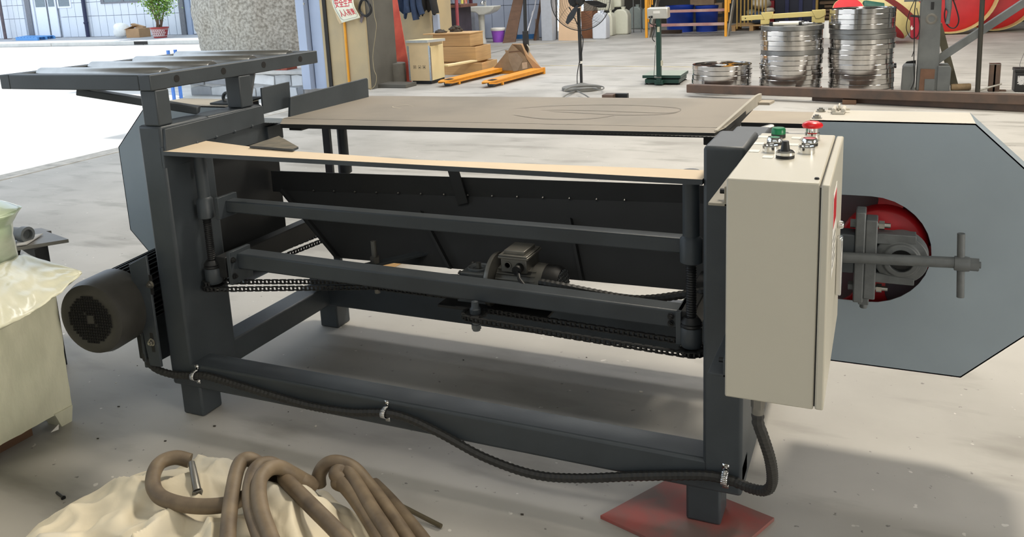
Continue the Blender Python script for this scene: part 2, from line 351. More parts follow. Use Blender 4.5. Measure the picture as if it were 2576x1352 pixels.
sp('upper_side_beam', M().box(XL, XLR - .001, .185, .43, .80, ZT - .001), bevel=.006)
sp('upper_side_beam', M().box(XR0 + .001, XR, .185, .42, .80, ZT - .03), bevel=.006)
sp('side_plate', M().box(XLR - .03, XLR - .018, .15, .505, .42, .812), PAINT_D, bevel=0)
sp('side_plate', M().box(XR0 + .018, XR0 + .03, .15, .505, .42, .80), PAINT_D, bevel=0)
sp('side_plate_edge', M().box(XLR - .03, XLR + .012, .43, .505, .765, .815), bevel=.002)
sp('fence_plate', M().prism([(XLR, .002, .815), (XLR, .421, .829), (XLR, .421, .885), (XLR, .41, .888), (XLR, .008, .882)], (.011, 0, 0)), bevel=.002)
sp('fence_backing', M().box(XLR - .01, XLR + .001, .0, .50, .77, .83), bevel=.001)
for y in (.12, .2, .28, .36): sp('weld_bead', M().lathe([(.0, -.006), (.006, -.003), (.007, 0), (.006, .003), (0, .006)], (XLR + .008, y, .8175 + y * .033), (0, 1, 0), 8), bevel=0)
sp('guide_plate', M().prism([(XLR, .424, .858), (XLR, .565, .861), (XLR, .569, .946), (XLR, .428, .943)], (.007, 0, 0)), bevel=.001)
# tables
FZ = .82
sp('front_table', M().prism([(-1.512, -.002, FZ - .012), (-.001, -.002, FZ - .012), (-.001, .086, FZ - .012), (-.72, .05, FZ - .012), (-1.20, .086, FZ - .012), (-1.512, .16, FZ - .012)], (0, 0, .012), top=1), [PAINT, DUST2], bevel=0)
sp('table_lug', M().prism([at(628, 372, z=.822), at(737, 381, z=.822), at(751, 375, z=.822), at(702, 347, z=.822)], (0, 0, .006), top=1), [PAINT, mat('dirty_lug', (120, 112, 96), .8, col2=(92, 88, 78), scale=30)], bevel=0)
BZ = .838
c = [at(705, 312, z=BZ), at(1797, 335, z=BZ), at(1912, 249, z=BZ), at(923, 241, z=BZ)]
def lerp(a, b, t): return a + (b - a) * t
l1, r1 = at(712, 298, z=BZ), at(1825, 322, z=BZ)
dn = V((0, 0, -.013))
DT = mat('dusty_table', (143, 135, 124), 0.72, var=0.1, scale=2.2, col2=(130, 124, 115), bump=0.02, lo=.45, hi=.6)
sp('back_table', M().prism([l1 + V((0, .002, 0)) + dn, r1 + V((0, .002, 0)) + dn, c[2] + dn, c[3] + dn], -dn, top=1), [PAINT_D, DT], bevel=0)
sp('table_lip', M().prism([c[0] + dn, c[1] + dn, r1 - V((0, .0015, 0)) + dn, l1 - V((0, .0015, 0)) + dn], -dn, top=1), [PAINT_D, DT], bevel=0)
sp('slot_liner', M().prism([lerp(c[0], l1, .6) + dn * 1.3, lerp(c[1], r1, .6) + dn * 1.3, lerp(r1, c[2], .04) + dn * 1.3, lerp(l1, c[3], .04) + dn * 1.3], dn * -.25), BLACK, bevel=0)
# smear marks left in the dust: a crescent and long wiped loops
SM = mat('wiped_dust', (120, 113, 103), 0.7, var=.06); SM2 = mat('chalk_mark', (198, 188, 170), .8)
def smear(pts, w, m, n=10):
    p = spline([at(x, y, z=BZ + .0006) for x, y in pts], n); mm = M(); N = len(p)
    for i in range(N - 1):
        wa = w * math.sin(math.pi * (i + .02) / N) ** .6; wb = w * math.sin(math.pi * (i + 1) / N) ** .6 if i < N - 2 else 0.0004
        mm._a([p[i] - V((0, wa, 0)), p[i + 1] - V((0, wb, 0)), p[i + 1] + V((0, wb, 0)), p[i] + V((0, wa, 0))], [(0, 1, 2, 3)])
    obj('dust_smear', mm, m, saw, smooth=0)
smear([(1042, 267), (1020, 264), (992, 267), (990, 270), (1010, 272)], .003, SM2)
smear([(1290, 274), (1400, 266), (1560, 264), (1690, 270), (1712, 278), (1680, 284), (1600, 282), (1480, 278), (1360, 277)], .006, SM)
smear([(1380, 280), (1460, 284), (1560, 289), (1660, 288), (1706, 283)], .005, SM)
smear([(1290, 289), (1360, 298), (1440, 300), (1500, 297), (1545, 291)], .008, SM)
for x_ in (-1.44, -.09): sp('table_rail', M().box(x_, x_ + .05, .46, 1.0, .80, .8245), PAINT_D, bevel=.002)
sp('rear_fence', M().prism([(-1.472, .50, .835), (-1.472, .972, .838), (-1.472, .975, .905), (-1.472, .968, .911), (-1.472, .513, .901)], (.009, 0, 0)), bevel=.001)
f0, f1 = at(1800, 334, z=.835), at(1912, 252, z=.835)
sp('side_flange', M().prism([f0 + V((-.004, 0, -.01)), f1 + V((-.004, 0, -.01)), f1 + V((-.004, .0, .022)), lerp(f0, f1, .86) + V((-.004, 0, .026)), f0 + V((-.004, 0, .006))], (.009, 0, 0), top=0), mat('dusty_flange', (168, 162, 150), .7), bevel=.001)
sp('shelf_plate', M().prism([V((-.015, .60, .827)), V((.18, .60, .827)), V((.18, .80, .827)), V((-.015, .81, .827))], (0, 0, .012), top=1), [PAINT_D, DUST], bevel=0)
sp('corner_tab', M().prism([(-.022, .99, .828), (.012, .99, .828), (.02, 1.05, .828), (-.02, 1.05, .828)], (0, 0, .008), top=1), [DUST, DUST], bevel=0)
# blade guide beside the cabinet
sp('blade_guide', M().box(.0, .10, .50, .60, .79, .815).box(.06, .115, .48, .55, .80, .825).box(.10, .13, .49, .53, .785, .822), BLACKM, bevel=.002)
sp('guide_roller', M().cyl((.035, .52, .82), (.065, .60, .82), .017, seg=16), STEEL, bevel=.001)
bl = M(); N = 210
xa, xb = -1.84, .37
for i in range(N):
    a, b_ = xa + (xb - xa) * i / N, xa + (xb - xa) * (i + 1) / N
    y0, z = .418, .8315
    bl._a([(a, y0, z), (b_, y0 + .0, z), (b_, y0 + .085, z), (a, y0 + .085, z), (a + .003, y0 - .006, z)], [(0, 1, 2, 3), (0, 4, 1)])
sp('saw_blade', bl, STEEL, bevel=0, smooth=0)
# ties across the front, behind the lifting screws
sp('mid_tie_beam', M().prism([(-1.425, .12, .614), (-1.425, .12, .650), (-.05, .12, .648), (-.05, .12, .611)], (0, .04, 0)), bevel=.004)
sp('low_tie_beam', M().prism([(-1.405, .12, .440), (-1.405, .12, .489), (-.07, .12, .470), (-.07, .12, .424)], (0, .055, 0)), bevel=.005)
sp('tie_flange', M().box(-1.435, -1.422, .09, .17, .60, .665), bevel=.001); sp('tie_flange', M().box(-1.415, -1.402, .09, .18, .40, .50), bevel=.001)
sp('tie_flange', M().box(-.062, -.05, .09, .17, .60, .66), bevel=.001); sp('tie_flange', M().box(-.08, -.068, .09, .18, .40, .48), bevel=.001)
for p in ((-1.402, .10, .475), (-1.402, .10, .425)): sp('flange_bolt', M().bolt(p, (1, 0, 0), .007), BLACKM, bevel=0)
for p in ((-.098, .118, .455), (-.098, .118, .438)): sp('flange_bolt', M().bolt(p, (0, -1, 0), .006), BLACKM, bevel=0)
# depth members on both sides carrying the screws
for x in (-1.47, -.08): sp('screw_carrier', M().box(x, x + .04, .10, .74, .415, .48), PAINT_D, bevel=.003)
# four lifting screws
def screw(x, y, r=.018, low=.385):
    sp('screw_sleeve', M().cyl((x, y, .60), (x, y, .815), r, seg=20), bevel=0)
    sp('sleeve_collar', M().lathe([(r, .0), (r * 1.35, .004), (r * 1.35, .058), (r, .066)], (x, y, .598), seg=20), bevel=0)
    prof = []; z = .455
    while z < .61: prof += [(.0125, z), (.0105, z + .003)]; z += .006
    sp('screw_thread', M().lathe(prof, (x, y, 0), seg=14), BLACKM, bevel=0, smooth=30)
    sp('lock_nut', M().lathe([(.0, .0), (.024, 0), (.026, .004), (.022, .008), (.025, .011), (.022, .017), (.016, .024), (0, .024)], (x, y, .445), seg=18), BLACKM, bevel=0)
    sp('bearing_housing', M().lathe([(0, 0), (.022, 0), (.025, .006), (.025, .045), (.022, .05), (0, .05)], (x, y, .396), seg=20), bevel=0)
    sprocket(x, y, low)
    sp('end_bolt', M().cyl((x, y, low - .012), (x, y, low - .004), .011, seg=6), ALU, bevel=0)
def sprocket(x, y, z, r=.031):
    n = 14; pts = []
    for i in range(n * 2):
        a = math.pi * i / n; q = r if i % 2 == 0 else r - .006
        pts.append((x + q * math.cos(a), y + q * math.sin(a), z - .002))
    sp('sprocket', M().prism(pts, (0, 0, .006)), BLACKM, bevel=0)
screw(-1.482, .10); screw(-.046, .10, .019); screw(-1.42, .72); screw(-.085, .72)
sp('rear_upright', M().box(-1.50, -1.47, .712, .724, .172, .82), bevel=0)
sp('rear_upright', M().box(-.02, .0, .712, .724, .172, .82), bevel=0)
# roller chains
def chain(path, closed=False, z=.386):
    p = even(path, .0125); mm = M()
    for i in range(len(p) - 1):
        a, b_ = p[i], p[i + 1]; d = (b_ - a); t = d.normalized(); s = t.cross(V((0, 0, 1))).normalized()
        mm.cyl(a - V((0, 0, .0055)), a + V((0, 0, .0055)), .0035, seg=6)
        hw = .0062 if i % 2 else .0048
        for q in (-1, 1): mm.obox((a + b_) / 2 + V((0, 0, q * hw)), t * (d.length / 2 + .003), s * .0042, V((0, 0, .0008)))
    sp('roller_chain', mm, BLACKM, bevel=0, kind='stuff', smooth=0)
def wrap(x, y, r, a0, a1, z, n=9): return [V((x + r * math.cos(a0 + (a1 - a0) * k / (n - 1)), y + r * math.sin(a0 + (a1 - a0) * k / (n - 1)), z)) for k in range(n)]
R_ = .033
gx, gy = -.672, .265
chain([V((gx, gy + .02, .386))] + [V((-1.0, .285, .386))] + wrap(-1.482, .10, R_, math.pi * .55, math.pi * 1.5, .386) + [V((-1.0, .235, .386)), V((gx, gy - .03, .386))])
ix, iy = at(1197, 800, y=.10).x, .10
sprocket(ix, iy, .404)
chain(wrap(ix, iy, R_, math.pi * .5, math.pi * 1.5, .404) + [V((-.35, .066, .396))] + wrap(-.046, .10, R_, -math.pi * .5, math.pi * .5, .388) + [V((-.35, .134, .396)), V((ix, .134, .404))])
chain(wrap(-1.482, .10, R_ - .004, math.pi, 1.5 * math.pi, .40) + [V((-1.44, .3, .40))] + wrap(-1.42, .72, R_, 0, math.pi, .40) + [V((-1.50, .3, .40)), V((-1.51, .12, .40))])
sp('idler_pin', M().cyl((ix, iy, .36), (ix, iy, .425), .010, seg=14).cyl((ix, iy, .366), (ix, iy, .378), .014, seg=6), CAST, bevel=0)
sp('idler_stub', M().lathe([(0, 0), (.014, 0), (.015, .03), (.011, .034), (.009, .05), (0, .052)], (ix, iy, .39), seg=14), bevel=0)
# tensioner: slotted flat bar with a stud
ta, tb = V((-1.06, .17, .452)), V((-.90, .40, .452))
sp('slotted_bar', M().bar(ta, tb, .035, .008), bevel=.001)
tm = lerp(ta, tb, .35)
sp('tension_stud', M().cyl(tm + V((0, 0, -.09)), tm + V((0, 0, .07)), .008, seg=12).cyl(tm + V((0, 0, .004)), tm + V((0, 0, .022)), .015, seg=6).cyl(tm + V((0, 0, -.07)), tm + V((0, 0, -.055)), .014, seg=6), ALU, bevel=0)
sprocket(tm.x, tm.y, .386, .028)
# lifting gear motor
sp('motor_shelf', M().box(-.76, -.44, .176, .34, .376, .384), PAINT_D, bevel=.001); sp('motor_cheek', M().prism([(-.80, .19, .43), (-.76, .19, .466), (-.70, .19, .470), (-.70, .19, .40), (-.80, .19, .40)], (0, .008, 0)), PAINT_D, bevel=.001)
gx0, gy0, gz0 = -.672, .265, .468
sp('gearbox', M().box(gx0 - .046, gx0 + .046, gy0 - .05, gy0 + .05, gz0 - .085, gz0 - .012).box(gx0 - .038, gx0 + .038, gy0 - .045, gy0 + .045, gz0 - .014, gz0 - .002).lathe([(0, 0), (.016, 0), (.016, .004), (.026, .004), (.028, .008), (.031, .008), (.031, 0), (0, 0)], (gx0, gy0, gz0 - .003), seg=20), CAST, bevel=.005)
for p in ((-.038, -.04), (.038, -.04), (-.038, .04), (.038, .04)): sp('gearbox_bolt', M().bolt((gx0 + p[0], gy0 + p[1], gz0 - .006), (0, 0, 1), .005, .004), STEEL, bevel=0)
sp('gearbox_shaft', M().cyl((gx0, gy0, gz0), (gx0, gy0, gz0 + .016), .008, seg=6), ALU, bevel=0)
mx, my, mz = -.612, .265, .437
sp('motor_flange', M().lathe([(.03, 0), (.078, 0), (.08, .003), (.08, .013), (.06, .016), (.05, .02), (.03, .02)], (mx - .012, my, mz), (1, 0, 0), 40), ALU, bevel=0)
mm = M().lathe([(.02, 0), (.05, 0), (.053, .01), (.053, .12), (.02, .12)], (mx + .01, my, mz), (1, 0, 0), 32)
for k in range(26):
    a = 2 * math.pi * k / 26
    if abs(math.degrees(a) % 360 - 90) < 34: continue
    u = V((0, math.cos(a), math.sin(a))); mm.obox(V((mx + .072, my, mz)) + u * .056, V((.056, 0, 0)), u * .006, u.cross(V((1, 0, 0))) * .0014)
sp('motor_body', mm, ALU, bevel=0, label='finned aluminium gear motor body')
mm = M().box(mx + .03, mx + .105, my - .045, my + .045, mz + .045, mz + .083).box(mx + .024, mx + .111, my - .051, my + .051, mz + .083, mz + .090)
mm.prism([(mx + .026, my - .05, mz + .09), (mx + .108, my - .05, mz + .09), (mx + .108, my + .05, mz + .09), (mx + .026, my + .05, mz + .09)], (0, 0, .004)); mm.obox((mx + .067, my, mz + .098), (.03, 0, 0), (0, .038, 0), (0, 0, .006))
tbx = sp('terminal_box', mm, ALU, bevel=.003)
sp('cable_gland', M().cyl((mx + .085, my - .045, mz + .062), (mx + .085, my - .068, mz + .06), .013, seg=12).tube([(mx + .085, my - .06, mz + .06), (mx + .10, my - .085, mz + .045), (mx + .135, my - .11, mz + .025)], .005), BLACK, bevel=0)
sp('blank_plug', M().lathe([(.0, 0), (.007, 0), (.008, .003), (.011, .003), (.011, 0)], (mx + .05, my - .045, mz + .065), (0, -1, 0), 18), ALU, bevel=0)
sp('motor_band', M().lathe([(.05, 0), (.06, 0), (.06, .03), (.05, .03)], (mx + .115, my, mz), (1, 0, 0), 32), ALU, bevel=0)
sp('fan_cowl', M().lathe([(.058, 0), (.059, 0), (.059, .03), (.052, .043), (0, .043)], (mx + .145, my, mz), (1, 0, 0), 32), BLACK, bevel=0)
mm = M()
for k in range(-4, 5):
    for j in (0, 1):
        L = math.sqrt(max(.0, .05 ** 2 - (k * .011) ** 2)); o_ = V((mx + .1895, my, mz))
        if j: mm.bar(o_ + V((0, k * .011, -L)), o_ + V((0, k * .011, L)), .002, .002)
        else: mm.bar(o_ + V((0, -L, k * .011)), o_ + V((0, L, k * .011)), .002, .002)
sp('fan_grille', mm, CAST, bevel=0)
h = [at(1358, 711, y=.205), at(1420, 722, y=.20), at(1500, 738, y=.22), at(1580, 752, y=.23), at(1640, 752, y=.23), at(1705, 744, y=.23), at(1770, 734, y=.23), at(1800, 728, y=.23)]
sp('flexible_conduit', hose(h, .0115), RUBBER, bevel=0)
# dust chute hung between the sides: upright strip and sloping sheet with ribs
fz = .598
upper_l, upper_r = at(640, 430, y=.60), at(1745, 468, y=.60)
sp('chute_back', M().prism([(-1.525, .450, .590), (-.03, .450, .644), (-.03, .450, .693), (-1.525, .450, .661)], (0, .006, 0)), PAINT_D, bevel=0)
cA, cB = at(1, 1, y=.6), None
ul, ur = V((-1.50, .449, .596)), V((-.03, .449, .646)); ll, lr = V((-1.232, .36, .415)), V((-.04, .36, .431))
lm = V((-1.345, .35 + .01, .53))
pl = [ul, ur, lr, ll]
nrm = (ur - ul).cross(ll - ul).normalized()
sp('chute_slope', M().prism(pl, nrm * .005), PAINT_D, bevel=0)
def chute_rib(t, name='chute_rib', a=.05, b_=1.0):
    p0, p1 = lerp(ul, ur, t), lerp(ll, lr, t); q0, q1 = lerp(p0, p1, a), lerp(p0, p1, b_)
    n = nrm if nrm.y < 0 else -nrm
    sp(name, M().bar(q0 + n * .012, q1 + n * .012, .008, .024, up=n), PAINT_D, bevel=0)
for t in (.02, .355, .70): chute_rib(t, a=.25 if t > .1 else .0)
tr = (at(1138, 440, y=.58).x + 1.50) / 1.48
sp('hanger_strap', M().bar(V((at(1136, 425, y=.44).x, .44, .72)), V((at(1168, 520, y=.44).x, .435, .60)), .035, .006, up=(0, 1, 0)), PAINT_D, bevel=0)
mm = M()
for k in range(14): mm.lathe([(0, -.004), (.004, 0), (0, .004)], lerp(ul, ur, .1 + .055 * k) + V((0, -.004, .004)), (0, 0, 1), 6)
sp('tack_weld', mm, STEEL, bevel=0, kind='stuff')
# infeed roller frame standing on the left end
Z0, Z1 = .992, 1.036
rf = sp('roller_frame', M().box(-1.558, XLR, -.012, .745, Z0, Z1).box(-2.135, -2.092, -.012, .745, Z0, Z1).box(-2.092, -1.558, -.012, .030, Z0, Z1).box(-2.092, -1.558, .70, .745, Z0, Z1), bevel=.003)
for y in (.084, .273, .457, .647):
    yy = y + .012
    rl = obj('roller', M().lathe([(.008, 0), (.023, 0), (.025, .004), (.025, .518), (.023, .522), (.008, .522)], (-2.088, yy, 1.022), (1, 0, 0), 28), [mat('roller_steel', (190, 189, 186), .3, 1.0, var=.1, scale=20)], rf)
    obj('roller_axle', M().cyl((-2.10, yy, 1.02), (-1.53, yy, 1.02), .006, seg=10), CAST, rf)
    obj('axle_hole', M().cyl((XLR - .004, y, 1.0155), (XLR + .0006, y, 1.0155), .0105, seg=20), BLACK, rf)
sp('frame_leg', M().box(-1.572, XLR, .0, .05, ZT, Z0), bevel=.004)
sp('frame_leg', M().box(-1.572, XLR, .335, .39, ZT, Z0), bevel=.004)
sp('frame_brace', M().bar((-1.84, .02, .985), (-1.56, .20, .905), .045, .022), bevel=.003)
sp('frame_brace', M().bar((-1.80, .72, .985), (-1.56, .40, .90), .04, .022), bevel=.003)
# wheel guards with wheels
def guard(mir):
    cx0 = -.757
    def X(x): return x if not mir else 2 * (-.732) - x
    gy0, gy1 = .396, .56
    o8 = [(X(.178), .884), (X(.53), .884), (X(.69), .73), (X(.69), .422), (X(.535), .268), (X(.178), .268)]
    ang = lambda k, n: math.pi * 2 * k / n
    slot = []
    for k in range(17): a = math.pi / 2 - math.pi * k / 16; slot.append((X(.320 + .137 * math.cos(a)), .569 + .134 * math.sin(a)))
    for k in range(9): a = -math.pi / 2 - math.pi * k / 8; slot.append((X(.235 + .03 * math.cos(a)), .569 + .134 * math.sin(a)))
    g = sp('wheel_guard', M().plate([(x, gy0, z) for x, z in o8], [[(x, gy0, z) for x, z in slot]] if not mir else [], (0, .003, 0)), GUARD, bevel=0)
    n = len(o8)
    for i in range(n):
        (xa, za), (xb, zb) = o8[i], o8[(i + 1) % n]
        if i == n - 1: continue
        t = V((xb - xa, 0, zb - za)).normalized(); nn = V((-t.z, 0, t.x)) * (.003 if not mir else -.003)
        obj('guard_rim', M().prism([V((xa, gy0, za)), V((xb, gy0, zb)), V((xb, gy0, zb)) - nn, V((xa, gy0, za)) - nn], (0, gy1 - gy0, 0), mi=0), GUARD_TOP if i == 0 else GUARD, g, bevel=0)
    obj('guard_back', M().plate([(x, gy1, z) for x, z in o8], [], (0, .003, 0)), GUARD, g)
    q_ = at(2222, 632, y=.445); wx = X(q_.x); wz = .573
    hc = [(at(a, b_, y=.445), r_) for a, b_, r_ in ((2352, 548, .073), (2300, 735, .067), (2128, 500, .074), (2088, 700, .066))]
    wy = .425; R = .255
    N = 48; outer = [(wx + R * math.cos(ang(k, N)), wy + .02, wz + R * math.sin(ang(k, N))) for k in range(N)]
    holes = [[(X(c_.x) + r_ * math.cos(ang(k, 24)), wy + .02, c_.z + r_ * math.sin(ang(k, 24))) for k in range(24)] for c_, r_ in hc]
    wh = sp('band_wheel', M().plate(outer, holes, (0, .015, 0)), RED, bevel=0, label='red band wheel with round lightening holes')
    obj('wheel_rim', M().lathe([(R - .012, 0), (R, 0), (R, .075), (R - .012, .075)], (wx, wy, wz), (0, 1, 0), 64, closed=True), RED, wh)
    obj('wheel_hub', M().lathe([(.0, -.004), (.085, -.004), (.095, .004), (.10, .02), (.10, .022), (0, .022)], (wx, wy, wz), (0, 1, 0), 40), RED, wh)
    return g, wx
g1, wx1 = guard(True); g2, wx2 = guard(False)
for p in ((2065, 276), (2055, 293)):
    q = at(*p, z=.889); sp('guard_bolt', M().bolt((q.x, q.y, .884), (0, 0, 1), .009, .005), STEEL, bevel=0)
q = at(2109, 282, z=.889)
sp('guard_latch', M().box(q.x - .014, q.x + .014, q.y - .01, q.y + .055, .884, .890).tube([(q.x - .011, q.y - .005, .893), (q.x - .011, q.y + .05, .893)], .006).tube([(q.x + .011, q.y - .005, .893), (q.x + .011, q.y + .05, .893)], .006).cyl((q.x - .026, q.y + .03, .892), (q.x + .026, q.y + .03, .892), .0035, seg=8).box(q.x - .002, q.x + .002, q.y + .01, q.y + .05, .89, .904), GUARD_TOP, bevel=.001)
q = at(571, 246, z=.905)
sp('guard_latch', M().tube([(q.x + .016 * math.cos(a), q.y, q.z + .016 * math.sin(a)) for a in [2 * math.pi * k / 16 for k in range(16)]], .006, closed=True).prism([(q.x - .05, q.y - .03, .885), (q.x + .08, q.y - .03, .885), (q.x + .10, q.y + .06, .895), (q.x - .02, q.y + .06, .895)], (0, 0, .006)), PAINT, bevel=.001)
# tensioning gear in front of the right wheel
BY = .35
bx0 = at(2150, 640, y=BY).x; bx1 = at(2185, 640, y=BY).x; bx2 = at(2262, 640, y=BY).x; bz = .576
zt, zb = at(2165, 527, y=BY).z, at(2165, 752, y=BY).z
sp('bearing_slide', M().box(bx0, bx0 + .022, BY - .03, BY + .03, zb, zt).box(bx0 + .022, bx0 + .048, BY - .028, BY + .028, zb + .01, zt - .018), CAST, bevel=.003)
xh = bx0 + .10
mm = M().prism([(bx0 + .045, BY - .02, bz + .055), (xh + .03, BY - .02, bz + .055), (xh + .03, BY - .02, bz + .036), (xh - .01, BY - .02, bz + .03), (bx0 + .045, BY - .02, bz + .03)], (0, .04, 0))
mm.prism([(bx0 + .045, BY - .02, bz - .065), (xh + .03, BY - .02, bz - .065), (xh + .03, BY - .02, bz - .05), (bx0 + .045, BY - .02, bz - .04)], (0, .04, 0))
mm.lathe([(.026, -.03), (.038, -.028), (.042, -.02), (.058, -.016), (.060, .03), (.026, .03)], (xh, BY, bz - .005), (0, 1, 0), 40, closed=True)
sp('pillow_block', mm, CAST, bevel=.002)
sp('wheel_shaft', M().cyl((xh, BY - .018, bz - .005), (xh, .46, bz - .005), .025, seg=24), BLACKM, bevel=0)
sp('slide_arm', M().box(bx0 - .12, bx0, BY - .028, BY + .028, bz - .045, bz + .05), PAINT, bevel=.003)
for dz in (.07, -.085):
    sp('block_bolt', M().cyl((bx0 + .044, BY, bz + dz), (bx0 + .075, BY, bz + dz), .006, seg=10).cyl((bx0 + .05, BY, bz + dz), (bx0 + .062, BY, bz + dz), .011, seg=6), STEEL, bevel=0)
    sp('bolt_head', M().cyl((bx0 - .012, BY, bz + dz), (bx0, BY, bz + dz), .011, seg=6), CAST, bevel=0)
sp('slide_foot', M().box(bx0 + .012, bx0 + .035, BY - .015, BY + .015, zb - .01, zb + .01).cyl((bx0 + .024, BY, zb - .022), (bx0 + .024, BY, zb - .008), .009, seg=8), CAST, bevel=.002)
ry = .30; t0, t1 = at(2060, 645, y=ry), at(2440, 663, y=ry)
sp('tension_rod', M().cyl((t0.x, ry, t0.z), (t1.x, ry, t1.z), .0125, seg=20), CAST, bevel=0)
tk = at(2421, 664, y=ry)
sp('tee_handle', M().cyl((at(2418, 588, y=ry).x, ry, at(2418, 588, y=ry).z), (at(2416, 748, y=ry).x, ry, at(2416, 748, y=ry).z), .008, seg=14).lathe([(0, -.020), (.016, -.016), (.018, 0), (.016, .014), (0, .018)], tk, (1, 0, 0), 18), CAST, bevel=0)
sp('rod_nut', M().cyl(tk + V((.014, 0, 0)), tk + V((.032, 0, 0)), .015, seg=6).cyl(tk + V((.03, 0, 0)), tk + V((.036, 0, 0)), .008, seg=10), CAST, bevel=0)
# main motor on the left side
mc = at(226, 806, y=-.15); R = .112; yF = -.15
mm = M().lathe([(.0, .004), (R * .70, .002), (R * .78, .0), (R * .93, .006), (R, .03), (R, .125), (R * .97, .128), (R * .9, .128)], (mc.x, yF, mc.z), (0, 1, 0), 48)
mot = sp('main_motor', mm, mat('motor_black', (58, 57, 54), .42, var=.2, scale=12), bevel=0, label='black main motor with perforated fan cover')
mm = M()
for i in range(-9, 10):
    for j in range(-9, 10):
        px_, pz_ = i * .0085, j * .0085
        if px_ ** 2 + pz_ ** 2 > .072 ** 2 or px_ ** 2 + pz_ ** 2 < .016 ** 2: continue
        if abs(px_ + pz_) < .006 and px_ ** 2 + pz_ ** 2 < .03 ** 2: continue
        mm.box(mc.x + px_ - .0031, mc.x + px_ + .0031, yF - .0006, yF + .004, mc.z + pz_ - .0031, mc.z + pz_ + .0031)
obj('vent_holes', mm, mat('vent_black', (10, 10, 10), .9), mot, kind='stuff', smooth=0)
mm = M().lathe([(0, .12), (R * .80, .12), (R * .80, .36), (.05, .37), (.05, .40), (0, .40)], (mc.x, yF, mc.z), (0, 1, 0), 40)
for k in range(40):
    a = 2 * math.pi * k / 40; u = V((math.cos(a), 0, math.sin(a))); mm.obox(V((mc.x, yF + .24, mc.z)) + u * R * .87, u * R * .09, V((0, .115, 0)), u.cross(V((0, 1, 0))) * .0017)
obj('cooling_fins', mm, BLACKM, mot, smooth=0)
for a in (.7, 2.4, -.9): obj('cover_screw', M().bolt((mc.x + R * math.cos(a), yF + .115, mc.z + R * math.sin(a)), (math.cos(a), 0, math.sin(a)), .004, .003), STEEL, mot)
Tm = Matrix.Translation(V((mc.x, yF, mc.z)) - V(saw['_o'])); Tm = Tm @ Matrix.Rotation(math.radians(9), 4, 'Z') @ Tm.inverted()
for o_ in [mot] + list(mot.children): o_.data.transform(Tm)
bxp = at(352, 790, y=-.02).x
sp('motor_bracket', M().prism([(bxp, -.035, at(352, 668, y=-.03).z), (XL + .002, -.035, at(390, 655, y=-.03).z + .012), (XL + .002, -.035, at(420, 925, y=-.03).z), (bxp + .028, -.035, at(375, 918, y=-.03).z)], (0, .008, 0)).box(bxp, bxp + .01, -.03, .16, .15, .38), PAINT, bevel=.002)
sp('motor_foot', M().box(bxp - .03, bxp, -.02, .17, .17, .36), BLACKM, bevel=.004)
for p in ((380, 716), (383, 861)):
    q = at(*p, y=-.036); sp('bracket_bolt', M().bolt(q, (0, -1, 0), .009, .007), STEEL, bevel=0)
    sp('bracket_slot', M().box(q.x - .006, q.x + .006, -.0358, -.034, q.z - .032, q.z + .028), BLACK, bevel=0)
# control cabinet on angle irons
cx0, cx1, cy0, cy1, cz0, cz1 = .0985, .2492, -.299, .138, .492, .897
cab = sp('control_cabinet', M().box(cx0, cx1, cy0, cy1, cz0, cz1), CAB, bevel=.003, label='beige control cabinet with push buttons on top')
obj('cabinet_door', M().box(cx1 + .0022, .2655, cy0 - .002, cy1 + .004, cz0 + .002, cz1 - .0025), CAB, cab, bevel=.003)
obj('door_seal', M().box(cx1 - .001, cx1 + .004, cy0 + .003, cy1 - .003, cz0 + .006, cz1 - .008), BLACK, cab)
sx = .2658
def dp(y, z): return V((sx, y, z))
def on_door(px_, py_): q = at(px_, py_, x=sx); return q
l4 = [on_door(2112, 453), on_door(2104, 497), on_door(2098, 590), on_door(2117, 440)]
obj('door_label', M().prism([dp(-.205, .70), dp(-.10, .70), dp(-.10, .855), dp(-.205, .855)], (.0006, 0, 0)), WHITE, cab)
obj('door_label_field', M().prism([dp(-.195, .79), dp(-.11, .79), dp(-.11, .845), dp(-.195, .845)], (.0010, 0, 0)), REDB, cab)
for k in range(4): obj('door_label_line', M().prism([dp(-.19, .715 + k * .016), dp(-.115, .715 + k * .016), dp(-.115, .721 + k * .016), dp(-.19, .721 + k * .016)], (.0010, 0, 0)), ALU, cab)
obj('door_lock', M().box(.2655, .277, -.02, .006, .60, .72).lathe([(0, 0), (.008, 0), (.008, .012), (0, .012)], (.2655, -.01, .745), (1, 0, 0), 14), CHROME, cab, bevel=.003)
ZC = cz1
